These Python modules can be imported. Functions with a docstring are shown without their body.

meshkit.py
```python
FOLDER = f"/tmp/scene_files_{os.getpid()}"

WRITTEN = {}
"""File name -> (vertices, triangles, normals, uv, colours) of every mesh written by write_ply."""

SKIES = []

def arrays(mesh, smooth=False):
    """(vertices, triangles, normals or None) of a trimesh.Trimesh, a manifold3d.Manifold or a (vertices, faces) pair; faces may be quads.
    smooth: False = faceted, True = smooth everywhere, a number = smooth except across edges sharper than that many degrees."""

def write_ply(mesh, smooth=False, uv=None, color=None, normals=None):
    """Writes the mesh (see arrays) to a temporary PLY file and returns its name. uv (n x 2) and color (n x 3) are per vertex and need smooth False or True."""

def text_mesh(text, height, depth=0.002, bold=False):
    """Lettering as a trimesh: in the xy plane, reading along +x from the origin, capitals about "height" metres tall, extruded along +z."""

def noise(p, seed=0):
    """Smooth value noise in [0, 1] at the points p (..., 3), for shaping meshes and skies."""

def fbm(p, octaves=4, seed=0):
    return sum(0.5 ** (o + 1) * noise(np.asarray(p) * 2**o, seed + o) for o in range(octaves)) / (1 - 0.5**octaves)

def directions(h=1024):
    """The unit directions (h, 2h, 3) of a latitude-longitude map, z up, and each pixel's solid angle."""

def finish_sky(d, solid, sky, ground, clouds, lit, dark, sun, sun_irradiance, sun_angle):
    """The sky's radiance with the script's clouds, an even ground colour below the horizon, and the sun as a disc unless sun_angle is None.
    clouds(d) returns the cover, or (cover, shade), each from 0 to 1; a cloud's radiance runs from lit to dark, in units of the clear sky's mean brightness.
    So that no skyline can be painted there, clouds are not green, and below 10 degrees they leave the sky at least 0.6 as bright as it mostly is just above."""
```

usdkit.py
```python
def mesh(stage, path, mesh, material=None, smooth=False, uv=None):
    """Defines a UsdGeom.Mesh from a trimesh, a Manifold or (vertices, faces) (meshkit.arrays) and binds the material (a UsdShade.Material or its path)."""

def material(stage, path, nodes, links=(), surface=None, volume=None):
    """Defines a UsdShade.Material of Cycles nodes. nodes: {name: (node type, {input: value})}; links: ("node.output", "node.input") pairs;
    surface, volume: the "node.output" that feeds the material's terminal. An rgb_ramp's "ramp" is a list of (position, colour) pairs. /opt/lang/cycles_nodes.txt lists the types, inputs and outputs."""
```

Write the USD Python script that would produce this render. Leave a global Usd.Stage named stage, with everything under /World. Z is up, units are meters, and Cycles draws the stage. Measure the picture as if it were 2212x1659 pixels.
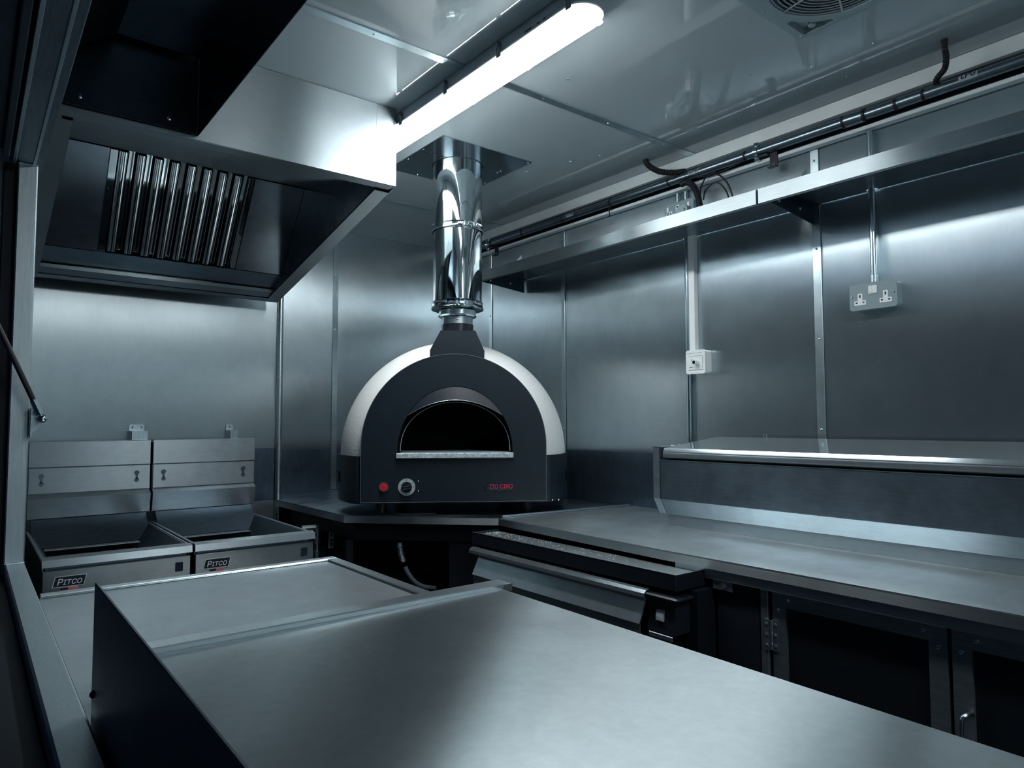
import math
import numpy as np
import trimesh
import manifold3d as m3
from shapely.geometry import Polygon, box as sbox, Point
from pxr import Gf, Sdf, Usd, UsdGeom, UsdLux, UsdShade, Vt
import usdkit
import meshkit

stage = Usd.Stage.CreateInMemory()
UsdGeom.SetStageUpAxis(stage, "Z")
UsdGeom.SetStageMetersPerUnit(stage, 1.0)
UsdGeom.Xform.Define(stage, "/World")

# ------------------------------------------------------------------ camera, night outside, exposure
CAM_Z = 1.27
yaw, pitch, roll = (math.radians(a) for a in (38.255, 3.193, -0.158))
fw = np.array([math.sin(yaw) * math.cos(pitch), math.cos(yaw) * math.cos(pitch), math.sin(pitch)])
rt = np.array([math.cos(yaw), -math.sin(yaw), 0.0])
up = np.cross(rt, fw)
rt, up = rt * math.cos(roll) + up * math.sin(roll), -rt * math.sin(roll) + up * math.cos(roll)
cam = UsdGeom.Camera.Define(stage, "/World/camera")
cam.CreateHorizontalApertureAttr(36.0)
cam.CreateVerticalApertureAttr(27.0)
cam.CreateFocalLengthAttr(1489.0 / 2212.0 * 36.0)
cam.CreateClippingRangeAttr(Gf.Vec2f(0.01, 200.0))
cam.CreateExposureAttr(0.75)
cam.AddTransformOp().Set(Gf.Matrix4d(*rt, 0, *up, 0, *(-fw), 0, 0, 0, CAM_Z, 1))

dome = UsdLux.DomeLight.Define(stage, "/World/night_sky")          # it is dark outside the hatch
dome.CreateColorAttr(Gf.Vec3f(0.25, 0.5, 1.0))
dome.CreateIntensityAttr(0.003)
LAMP = 24.0                                                       # radiance of the one batten lamp on the ceiling
LAMP_TINT = (0.95, 1.0, 1.0)

# ------------------------------------------------------------------ materials
LOOKS = "/World/Looks"
UsdGeom.Scope.Define(stage, LOOKS)


def steel(name, col, rough, scale=(1, 1, 60), var=0.06, bump=0.02, metal=1.0, rvar=0.05, aniso=0.0, tdir=None, spots=0.0, haze=0.0, ns=9.0):
    """Brushed sheet metal: grain stretched along the axes whose scale is small, smudges in tone and gloss."""
    c = np.array(col)
    nodes = {
        "tc": ("texture_coordinate", {}),
        "mp": ("mapping", {"scale": scale}),
        "n": ("noise_texture", {"scale": ns, "detail": 3.0, "roughness": 0.6}),
        "big": ("noise_texture", {"scale": 3.0, "detail": 4.0, "roughness": 0.6}),
        "cr": ("rgb_ramp", {"ramp": [(0.3, tuple(c * (1 - var))), (0.7, tuple(np.minimum(c * (1 + var), 1)))]}),
        "rr": ("map_range", {"from_min": 0.3, "from_max": 0.7, "to_min": max(rough - rvar, 0.02), "to_max": rough + rvar, "clamp": True}),
        "b": ("bump", {"strength": bump, "distance": 0.01}),
        "p": ("principled_bsdf", {"metallic": metal, "roughness": rough, "anisotropic": aniso, "specular_ior_level": 0.5}),
    }
    links = [("tc.object", "mp.vector"), ("mp.vector", "n.vector"), ("tc.object", "big.vector"), ("n.fac", "cr.fac"),
             ("cr.color", "p.base_color"), ("big.fac", "rr.value"), ("rr.result", "p.roughness"), ("n.fac", "b.height"), ("b.normal", "p.normal")]
    if spots:
        nodes["v"] = ("voronoi_texture", {"scale": 60.0})
        nodes["vm"] = ("mix_color", {"blend_type": "overlay", "fac": spots})
        nodes["vb"] = ("rgb_to_bw", {})
        links.remove(("cr.color", "p.base_color"))
        links += [("tc.object", "v.vector"), ("v.color", "vb.color"), ("cr.color", "vm.a"), ("vb.val", "vm.b"), ("vm.result", "p.base_color")]
    if aniso:
        nodes["tg"] = ("combine_xyz", dict(zip("xyz", map(float, tdir))))   # highlights spread along tdir, across the grain
        links.append(("tg.vector", "p.tangent"))
    out = "p.BSDF"
    if haze:                                                       # a broad second lobe: fine scratches and wiping marks scatter light
        nodes["h"] = ("diffuse_bsdf", {})
        nodes["mx"] = ("mix_closure", {"fac": haze})
        links += [(links[[b for _, b in links].index("p.base_color")][0], "h.color"), ("p.BSDF", "mx.closure1"), ("h.BSDF", "mx.closure2")]
        out = "mx.closure"
    return usdkit.material(stage, f"{LOOKS}/{name}", nodes, links, surface=out)


def paint(name, col, rough=0.5, spec=0.5, var=0.05, bump=0.0, scale=12.0, coat=0.0):
    c = np.array(col)
    nodes = {
        "tc": ("texture_coordinate", {}),
        "n": ("noise_texture", {"scale": scale, "detail": 4.0}),
        "cr": ("rgb_ramp", {"ramp": [(0.3, tuple(c * (1 - var))), (0.7, tuple(np.minimum(c * (1 + var), 1)))]}),
        "p": ("principled_bsdf", {"roughness": rough, "specular_ior_level": spec, "coat_weight": coat, "coat_roughness": 0.05}),
    }
    links = [("tc.object", "n.vector"), ("n.fac", "cr.fac"), ("cr.color", "p.base_color")]
    if bump:
        nodes["b"] = ("bump", {"strength": bump, "distance": 0.005})
        links += [("n.fac", "b.height"), ("b.normal", "p.normal")]
    return usdkit.material(stage, f"{LOOKS}/{name}", nodes, links, surface="p.BSDF")


M = {}
M["wall_steel"] = steel("wall_steel", (0.60, 0.68, 0.72), 0.29, (30, 30, 1.2), var=0.02, rvar=0.02, bump=0.0, haze=0.03, aniso=0.93, tdir=(0, 1, 0))
M["wall_steel_back"] = steel("wall_steel_back", (0.60, 0.68, 0.72), 0.29, (30, 30, 1.2), var=0.02, rvar=0.02, bump=0.0, haze=0.04, aniso=0.93, tdir=(1, 0, 0))
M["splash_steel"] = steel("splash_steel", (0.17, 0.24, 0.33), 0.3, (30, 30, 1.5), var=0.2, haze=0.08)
M["strip_steel"] = steel("strip_steel", (0.62, 0.74, 0.78), 0.3, (40, 40, 1))
M["counter_steel"] = steel("counter_steel", (0.58, 0.66, 0.70), 0.30, (40, 1.5, 40), rvar=0.04, bump=0.01, haze=0.10, aniso=0.85, tdir=(1, 0, 0))
M["shelf_steel"] = steel("shelf_steel", (0.42, 0.48, 0.51), 0.36, (40, 1.5, 40), rvar=0.03, haze=0.04, aniso=0.95, tdir=(0, 0, 1))
M["shelf_under_shaded"] = steel("shelf_under_shaded", (0.36, 0.43, 0.49), 0.25, (40, 1.5, 40), rvar=0.03)  # darker copy of the shelf steel, with the underside's shade in its colour
M["plate_steel"] = steel("plate_steel", (0.46, 0.54, 0.59), 0.16, (2, 40, 40), var=0.03, rvar=0.03, bump=0.005)
M["lid_mirror"] = steel("lid_mirror", (0.42, 0.49, 0.54), 0.10, (1, 1, 1), var=0.02, rvar=0.02, bump=0.0, haze=0.15)
M["pale_metal"] = paint("pale_metal", (0.42, 0.50, 0.53), 0.35, 0.6)
M["oven_counter_steel"] = steel("oven_counter_steel", (0.30, 0.37, 0.42), 0.3, (40, 40, 40), var=0.2, rvar=0.08)
M["table_steel"] = steel("table_steel", (0.40, 0.46, 0.49), 0.34, (1, 1, 1), var=0.05, ns=55.0, bump=0.0, rvar=0.03, haze=0.06, aniso=0.95, tdir=(1, 0, 0))
M["lid_steel"] = steel("lid_steel", (0.40, 0.46, 0.50), 0.3, (1, 1, 1), var=0.03, bump=0.0, rvar=0.03, haze=0.22)
M["hood_steel"] = steel("hood_steel", (0.36, 0.42, 0.45), 0.36, (2, 40, 40), var=0.03, rvar=0.03, bump=0.005, haze=0.05, aniso=0.95, tdir=(0, 0, 1))
M["hood_inside"] = steel("hood_inside", (0.28, 0.34, 0.39), 0.22, (2, 40, 40), rvar=0.04, haze=0.04)
M["canopy_steel"] = steel("canopy_steel", (0.12, 0.16, 0.20), 0.3, (2, 40, 40))
M["fryer_steel"] = steel("fryer_steel", (0.38, 0.44, 0.48), 0.32, (2, 30, 30), var=0.06, rvar=0.05, bump=0.01, haze=0.14, aniso=0.8, tdir=(0, 0, 1))
M["fryer_front"] = steel("fryer_front", (0.46, 0.53, 0.57), 0.28, (2, 30, 30), var=0.06, rvar=0.03, bump=0.01, haze=0.02, aniso=0.9, tdir=(0, 0, 1))
M["fryer_dark"] = steel("fryer_dark", (0.16, 0.21, 0.26), 0.35, (2, 30, 30), var=0.15)
M["chrome"] = steel("chrome", (0.80, 0.88, 0.90), 0.05, (1, 1, 1), var=0.01, rvar=0.01, bump=0.0)
M["dull_zinc"] = steel("dull_zinc", (0.50, 0.60, 0.65), 0.35, (20, 20, 20), var=0.2)
M["zinc"] = steel("zinc", (0.62, 0.74, 0.79), 0.22, (30, 30, 3), var=0.1)
M["aluminium"] = steel("aluminium", (0.60, 0.71, 0.76), 0.42, (30, 30, 1.2), var=0.08)
M["dark_aluminium"] = steel("dark_aluminium", (0.22, 0.27, 0.32), 0.4, (30, 1.2, 30), var=0.15)
M["door_steel"] = steel("door_steel", (0.40, 0.46, 0.52), 0.32, (20, 2, 20), var=0.12, haze=0.1)
M["unit_steel"] = steel("unit_steel", (0.38, 0.44, 0.48), 0.24, (40, 1.5, 40), rvar=0.04, haze=0.15, aniso=0.7, tdir=(0, 0, 1))
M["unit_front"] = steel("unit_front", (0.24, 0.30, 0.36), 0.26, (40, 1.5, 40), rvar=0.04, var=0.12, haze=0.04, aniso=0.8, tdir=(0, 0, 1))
M["gas_pipe"] = steel("gas_pipe", (0.26, 0.32, 0.37), 0.32, (20, 2, 20), var=0.15)
M["ceiling_paint"] = paint("ceiling_paint", (0.50, 0.59, 0.63), 0.03, 1.0, var=0.015, scale=3)
M["white_trim"] = paint("white_trim", (0.74, 0.82, 0.85), 0.35, 0.5)
M["white_plastic"] = paint("white_plastic", (0.90, 0.94, 0.95), 0.3, 0.5, var=0.01)
M["grey_plastic"] = paint("grey_plastic", (0.42, 0.49, 0.54), 0.45, 0.4, var=0.02)
M["socket_grey"] = paint("socket_grey", (0.25, 0.33, 0.37), 0.4, 0.5, var=0.02)
M["vent_plastic"] = paint("vent_plastic", (0.36, 0.46, 0.50), 0.5, 0.3, var=0.02)
M["black"] = paint("black", (0.006, 0.009, 0.014), 0.45, 0.35)
M["soot"] = paint("soot", (0.003, 0.004, 0.006), 0.9, 0.1)
M["black_rubber"] = paint("black_rubber", (0.012, 0.014, 0.018), 0.5, 0.4)
M["black_gloss"] = steel("black_gloss", (0.012, 0.016, 0.024), 0.28, (1, 1, 1), metal=0.0, var=0.1)
M["oven_black"] = paint("oven_black", (0.006, 0.014, 0.024), 0.40, 0.55, var=0.12, scale=18, bump=0.03)
M["oven_white"] = paint("oven_white", (0.93, 0.95, 0.95), 0.7, 0.3, var=0.02, scale=90, bump=0.25)
M["stone"] = paint("stone", (0.42, 0.50, 0.54), 0.8, 0.2, var=0.35, scale=120, bump=0.3)
M["dark_panel"] = paint("dark_panel", (0.010, 0.014, 0.022), 0.5, 0.3, var=0.2)
M["navy_panel"] = paint("navy_panel", (0.035, 0.05, 0.07), 0.5, 0.3, var=0.2)
M["floor_vinyl"] = paint("floor_vinyl", (0.035, 0.045, 0.055), 0.6, 0.3, var=0.2, scale=40)
M["red_plastic"] = paint("red_plastic", (0.62, 0.035, 0.05), 0.3, 0.5, var=0.02)
M["red_print"] = paint("red_print", (0.75, 0.05, 0.10), 0.5, 0.3, var=0.02)
M["pale_print"] = paint("pale_print", (0.68, 0.74, 0.76), 0.5, 0.3, var=0.02)
M["navy_print"] = paint("navy_print", (0.012, 0.022, 0.042), 0.5, 0.3, var=0.02)
M["label_paper"] = paint("label_paper", (0.34, 0.40, 0.44), 0.6, 0.3, var=0.03)
M["teal_tape"] = paint("teal_tape", (0.03, 0.20, 0.24), 0.5, 0.3, var=0.05)
M["smoked_plastic"] = paint("smoked_plastic", (0.10, 0.13, 0.15), 0.25, 0.5)
M["lamp_glow"] = usdkit.material(stage, f"{LOOKS}/lamp_glow", {"e": ("emission", {"color": LAMP_TINT, "strength": LAMP})}, surface="e.emission")

# ------------------------------------------------------------------ mesh helpers
cat = trimesh.util.concatenate


def tm(man):
    m = man.to_mesh()
    return trimesh.Trimesh(np.array(m.vert_properties[:, :3], float), np.array(m.tri_verts), process=False)


def bx(x0, x1, y0, y1, z0, z1, c=0.0):
    (x0, x1), (y0, y1), (z0, z1) = sorted((x0, x1)), sorted((y0, y1)), sorted((z0, z1))
    c = min(c, 0.45 * min(x1 - x0, y1 - y0, z1 - z0))
    if c <= 0:
        return trimesh.creation.box(bounds=[[x0, y0, z0], [x1, y1, z1]])
    pts = []
    for a in (0, 1, 2):
        lo, hi = np.array([x0, y0, z0]) + c, np.array([x1, y1, z1]) - c
        lo[a] -= c
        hi[a] += c
        pts += [[(lo, hi)[i][0], (lo, hi)[j][1], (lo, hi)[k][2]] for i in (0, 1) for j in (0, 1) for k in (0, 1)]
    return tm(m3.Manifold.hull_points(np.array(pts)))


def prism(poly, axis, a0, a1):
    """Extrudes a polygon. axis z: (x, y); axis y: (x, z); axis x: (y, z)."""
    p = poly if isinstance(poly, Polygon) else Polygon(poly)
    m = trimesh.creation.extrude_polygon(p.buffer(0), abs(a1 - a0), engine="earcut")
    v = np.array(m.vertices)
    lo = min(a0, a1)
    if axis == "z":
        v = v + [0, 0, lo]
        f = m.faces
    elif axis == "y":
        v = np.stack([v[:, 0], v[:, 2] + lo, v[:, 1]], 1)
        f = m.faces[:, ::-1]
    else:
        v = np.stack([v[:, 2] + lo, v[:, 0], v[:, 1]], 1)
        f = m.faces
    return trimesh.Trimesh(v, f, process=False)


def rrect(a0, a1, b0, b1, r, n=6):
    return sbox(a0 + r, b0 + r, a1 - r, b1 - r).buffer(r, quad_segs=n)


def cyl(p0, p1, r, n=20, r1=None):
    p0, p1 = np.array(p0, float), np.array(p1, float)
    return tube([p0, p1], [r, r if r1 is None else r1], n)


def tube(pts, r, n=12):
    p = np.asarray(pts, float)
    r = np.broadcast_to(r, (len(p),))
    t = np.gradient(p, axis=0)
    t /= np.linalg.norm(t, axis=1, keepdims=True)
    a = np.cross(t[0], [0, 0, 1.0] if abs(t[0][2]) < 0.9 else [1.0, 0, 0])
    v = []
    for k in range(len(p)):
        a = a - t[k] * (a @ t[k])
        a /= np.linalg.norm(a)
        b = np.cross(t[k], a)
        an = np.arange(n) * 2 * np.pi / n
        v.append(p[k] + r[k] * (np.cos(an)[:, None] * a + np.sin(an)[:, None] * b))
    v = np.vstack(v)
    f = []
    for k in range(len(p) - 1):
        for j in range(n):
            q = [k * n + j, k * n + (j + 1) % n, (k + 1) * n + (j + 1) % n, (k + 1) * n + j]
            f += [[q[0], q[1], q[2]], [q[0], q[2], q[3]]]
    c0, c1 = len(v), len(v) + 1
    v = np.vstack([v, p[0], p[-1]])
    L = (len(p) - 1) * n
    for j in range(n):
        f += [[c0, (j + 1) % n, j], [c1, L + j, L + (j + 1) % n]]
    return trimesh.Trimesh(v, f, process=False)


def curve(pts, n=24):
    """Catmull-Rom through pts."""
    p = np.asarray(pts, float)
    p = np.vstack([2 * p[0] - p[1], p, 2 * p[-1] - p[-2]])
    out = []
    for i in range(1, len(p) - 2):
        for t in np.linspace(0, 1, n, endpoint=False):
            a, b, c, d = p[i - 1:i + 3]
            out.append(0.5 * (2 * b + (c - a) * t + (2 * a - 5 * b + 4 * c - d) * t * t + (3 * b - a - 3 * c + d) * t ** 3))
    return np.array(out + [p[-2]])


def lathe(prof, n=48, c=(0, 0)):
    """Closed profile of (r, z) points turned about the vertical through c."""
    prof = list(prof)
    an = np.arange(n) * 2 * np.pi / n
    v = np.vstack([[[c[0] + r * math.cos(a), c[1] + r * math.sin(a), z] for a in an] for r, z in prof])
    f = []
    m = len(prof)
    for k in range(m):
        k2 = (k + 1) % m
        for j in range(n):
            q = [k * n + j, k * n + (j + 1) % n, k2 * n + (j + 1) % n, k2 * n + j]
            f += [[q[0], q[1], q[2]], [q[0], q[2], q[3]]]
    msh = trimesh.Trimesh(v, f, process=False)
    return msh


def ring_tube(r, z, t, n=48, c=(0, 0)):
    an = np.arange(10) * 2 * np.pi / 10
    return lathe([(r + t * math.cos(a), z + t * math.sin(a)) for a in an], n, c)


def move(m, d):
    m = m.copy()
    m.apply_translation(d)
    return m


def frame(m, o, ex, ey, ez):
    """Maps a mesh made in its own x, y, z to the axes ex, ey, ez at o."""
    m = m.copy()
    T = np.eye(4)
    T[:3, 0], T[:3, 1], T[:3, 2], T[:3, 3] = ex, ey, ez, o
    m.apply_transform(T)
    return m


# ------------------------------------------------------------------ prim helpers
used = {}


def numbered(parent, name):
    k = used.get((parent, name), 0)
    used[(parent, name)] = k + 1
    return name if k == 0 else f"{name}_{k:03d}"


BASE = {}


def tag(p, label=None, category=None, group=None, kind=None):
    for k, v in (("label", label), ("category", category), ("group", group), ("kind", kind)):
        if v:
            p.SetCustomDataByKey(k, v)
    return p


def thing(name, label, category, loc=(0, 0, 0), rotz=0.0, group=None, kind=None):
    """An Xform at the thing's base; its parts are given in world coordinates unless rotz is used."""
    path = "/World/" + numbered("/World", name)
    x = UsdGeom.Xform.Define(stage, path)
    x.AddTranslateOp().Set(Gf.Vec3d(*map(float, loc)))
    if rotz:
        x.AddRotateZOp().Set(float(rotz))
    BASE[path] = np.zeros(3) if rotz else np.array(loc, float)
    return tag(x.GetPrim(), label, category, group, kind)


def part(parent, name, mesh, mat, label=None, smooth=30, kind=None):
    if name in ("inner_end", "filter_frame", "leg", "foot", "end_fitting", "outline") and isinstance(mesh, (list, tuple)) and len(mesh) > 1:
        return [part(parent, name, m, mat, label, smooth) for m in mesh][0]
    pp = str(parent.GetPath())
    path = pp + "/" + numbered(pp, name)
    base = BASE[pp]
    BASE[path] = base
    if isinstance(mesh, (list, tuple)):
        mesh = cat(list(mesh))
    mesh = move(mesh, -base)
    p = usdkit.mesh(stage, path, mesh, M[mat], smooth=smooth).GetPrim()
    return tag(p, label, kind=kind)


def solo(name, mesh, mat, label, category, group=None, kind=None, smooth=30):
    if isinstance(mesh, (list, tuple)):
        mesh = cat(list(mesh))
    b = mesh.bounds
    loc = np.array([(b[0][0] + b[1][0]) / 2, (b[0][1] + b[1][1]) / 2, b[0][2]])
    path = "/World/" + numbered("/World", name)
    m = usdkit.mesh(stage, path, move(mesh, -loc), M[mat], smooth=smooth)
    m.AddTranslateOp().Set(Gf.Vec3d(*loc))
    return tag(m.GetPrim(), label, category, group, kind)


def copy_of(src, name, label, category, loc, group=None):
    path = "/World/" + numbered("/World", name)
    x = UsdGeom.Xform.Define(stage, path)
    x.GetPrim().GetReferences().AddInternalReference(src.GetPath())
    x.GetPrim().SetInstanceable(True)
    UsdGeom.Xformable(x).ClearXformOpOrder()
    x.AddTranslateOp().Set(Gf.Vec3d(*map(float, loc)))
    return tag(x.GetPrim(), label, category, group)


def screw(p, d, r=0.0045, h=0.002):
    """A low domed screw head at p, standing out along d."""
    p, d = np.array(p, float), np.array(d, float)
    return tube([p - d * 0.0005, p + d * h * 0.5, p + d * h], [r, r * 0.9, r * 0.35], 8)


# ================================================================== THE ROOM
W, B, CZ, FY = 2.30, 3.61, 2.35, -1.60     # right wall, back wall, ceiling, wall behind the camera
LX = 0.125                                # inner face of the left wall

solo("floor", bx(-0.02, W + 0.05, FY - 0.05, B + 0.05, -0.05, 0.0), "floor_vinyl", "dark vinyl floor of the catering trailer under the counters", "floor", kind="structure")

ceil = thing("ceiling", "glossy pale ceiling panels held by steel cover strips", "ceiling", (1.1, 1.0, CZ), kind="structure")
SY = [0.42, 1.693, 2.968]
ys = [FY] + SY + [B]
for a, b in zip(ys[:-1], ys[1:]):
    part(ceil, "panel", bx(-0.02, W + 0.05, a + 0.0015, b - 0.0015, CZ, CZ + 0.03), "ceiling_paint")
part(ceil, "roof_deck", bx(-0.02, W + 0.05, FY - 0.05, B + 0.05, CZ + 0.0305, CZ + 0.05), "black")
for y, xs in zip(SY, ((0.3, 2.29), (0.13, 2.285), (1.13, 2.285))):
    s = part(ceil, "cover_strip", bx(xs[0], xs[1], y - 0.016, y + 0.016, CZ - 0.0035, CZ - 0.0002, 0.001), "strip_steel")
    part(s, "screw", [screw((x, y, CZ - 0.0035), (0, 0, -1), 0.0045) for x in np.arange(xs[0] + 0.1, xs[1], 0.31)] + [screw((xs[1] - 0.03, y, CZ - 0.0035), (0, 0, -1), 0.0045)], "chrome")
part(ceil, "rivet", [screw((x, y, CZ), (0, 0, -1), 0.005, 0.003) for x, y in ((1.93, 2.05), (1.98, 1.93), (1.88, 1.18), (2.13, 1.0), (1.86, 2.25), (2.0, 0.86), (1.45, 1.55))], "dull_zinc")

wr = thing("wall_right", "brushed stainless steel panelled wall on the right", "wall", (W, 1.0, 0), kind="structure")
part(wr, "backing", bx(W + 0.0105, W + 0.05, FY, B, 0, CZ), "black")
RY = [-0.09, 1.200, 2.500, 3.105]
ys = [FY] + RY + [B]
for a, b in zip(ys[:-1], ys[1:]):
    part(wr, "panel", bx(W, W + 0.01, a + 0.001, b - 0.001, 0.0, CZ), "wall_steel")
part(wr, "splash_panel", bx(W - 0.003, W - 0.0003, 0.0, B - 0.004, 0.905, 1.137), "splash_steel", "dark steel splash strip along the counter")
for y, w in zip(RY, (0.030, 0.030, 0.026, 0.024)):
    s = part(wr, "cover_strip", bx(W - 0.0065, W - 0.0033, y - w / 2, y + w / 2, 0.906, CZ - 0.05, 0.001), "strip_steel")
    part(s, "screw", [screw((W - 0.0065, y, z), (-1, 0, 0)) for z in (0.934, 1.242, 1.553, 1.868, 2.18)], "chrome")

BS, XS = 3.360, 1.182                      # the fryer bay's wall stands forward of the corner behind the oven
wb = thing("wall_back", "brushed steel panelled wall behind the fryers and the oven", "wall", (1.2, B, 0), kind="structure")
part(wb, "backing", bx(-0.02, W, B + 0.0105, B + 0.05, 0, CZ), "black")
part(wb, "panel", bx(LX, XS, BS, BS + 0.01, 0.0, CZ), "wall_steel_back")
part(wb, "return_panel", bx(XS - 0.010, XS, BS + 0.0102, B, 0.0, CZ), "wall_steel")
for a, b in ((XS + 0.001, 1.589), (1.591, W)):
    part(wb, "panel", bx(a, b, B, B + 0.01, 0.0, CZ), "wall_steel_back")
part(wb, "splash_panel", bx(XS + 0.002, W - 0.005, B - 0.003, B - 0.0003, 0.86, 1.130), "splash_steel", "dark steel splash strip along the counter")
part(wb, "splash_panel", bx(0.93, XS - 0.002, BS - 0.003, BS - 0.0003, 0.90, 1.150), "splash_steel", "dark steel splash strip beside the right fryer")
s = part(wb, "cover_strip", bx(1.590 - 0.016, 1.590 + 0.016, B - 0.0065, B - 0.0033, 0.906, CZ - 0.002, 0.001), "strip_steel")
part(s, "screw", [screw((1.590, B - 0.0065, z), (0, -1, 0)) for z in (1.154, 1.47, 1.790, 2.1)], "chrome")

OPEN0, OPEN1, SILL, HEAD = -0.75, 2.155, 0.918, 1.945
wl = thing("wall_left", "left wall with the open serving hatch", "wall", (0.05, 1.0, 0), kind="structure")
part(wl, "lower_panel", bx(-0.02, LX - 0.03, FY, B, 0.0, SILL - 0.056), "dark_aluminium")
part(wl, "upper_panel", bx(0.02, LX, FY, B, HEAD + 0.062, CZ), "dark_aluminium")
part(wl, "end_panel", bx(-0.02, LX, OPEN1 + 0.05, B, SILL - 0.055, HEAD + 0.06), "wall_steel")
part(wl, "end_panel", bx(-0.02, LX, FY, OPEN0, SILL - 0.055, HEAD + 0.06), "wall_steel")
solo("wall_front", bx(-0.02, W + 0.05, FY - 0.05, FY, 0, CZ), "wall_steel", "plain steel wall closing the trailer behind the viewer", "wall", kind="structure")

# serving hatch frame: post, sill, header (welded aluminium box sections)
fr = thing("hatch_frame", "welded aluminium box-section frame around the serving hatch", "hatch frame", (0.1, 1.0, SILL - 0.055), kind="structure")
part(fr, "post", bx(0.0805, 0.1235, OPEN1, OPEN1 + 0.045, SILL, HEAD, 0.003), "aluminium")
part(fr, "jamb_strip", bx(0.052, 0.0795, OPEN1 + 0.02, OPEN1 + 0.05, SILL, HEAD, 0.002), "dark_panel")
part(fr, "sill", bx(0.0835, 0.1245, OPEN0, OPEN1 + 0.045, SILL - 0.055, SILL, 0.003), "aluminium")
part(fr, "sill_flange", bx(0.02, 0.0825, OPEN0, OPEN1 + 0.045, SILL - 0.05, SILL - 0.03, 0.002), "dark_panel")
part(fr, "header", [bx(0.068, 0.1345, OPEN0, OPEN1 + 0.05, HEAD, HEAD + 0.06, 0.002)], "dark_aluminium")
part(fr, "header_rib", bx(0.0685, 0.0765, OPEN0, OPEN1 + 0.02, HEAD - 0.004, HEAD - 0.0002, 0.001), "aluminium")
part(fr, "header_rib", bx(0.1110, 0.1180, OPEN0, OPEN1 + 0.02, HEAD - 0.004, HEAD - 0.0002, 0.001), "aluminium")


def weld(p0, p1, n=14, r=0.0045):
    p0, p1 = np.array(p0), np.array(p1)
    return [trimesh.Trimesh(*(lambda s: (s.vertices * [1, 1, 0.8] * r + p0 + (p1 - p0) * k / (n - 1), s.faces))(trimesh.creation.icosphere(1, 1.0))) for k in range(n)]


part(fr, "weld_bead", weld((0.083, OPEN1 - 0.001, SILL + 0.001), (0.121, OPEN1 - 0.001, SILL + 0.001)), "zinc")
part(fr, "weld_bead", weld((0.083, OPEN1 - 0.001, HEAD - 0.002), (0.121, OPEN1 - 0.001, HEAD - 0.002), r=0.003), "dull_zinc")

lid = thing("hatch_lid", "dark navy serving hatch lid raised outside the opening", "hatch lid", (-0.4, 1.0, 1.93))
part(lid, "lid_panel", bx(-0.95, 0.045, OPEN0 + 0.02, OPEN1 - 0.07, 1.945, 1.975, 0.004), "navy_panel")
part(lid, "lid_edge", bx(0.0455, 0.060, OPEN0 + 0.02, OPEN1 - 0.07, 1.93, 1.985, 0.002), "navy_panel")
part(lid, "screw", [screw((-0.01, OPEN1 - 0.10, 1.945), (0, 0, -1), 0.004, 0.003)], "zinc")

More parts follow.
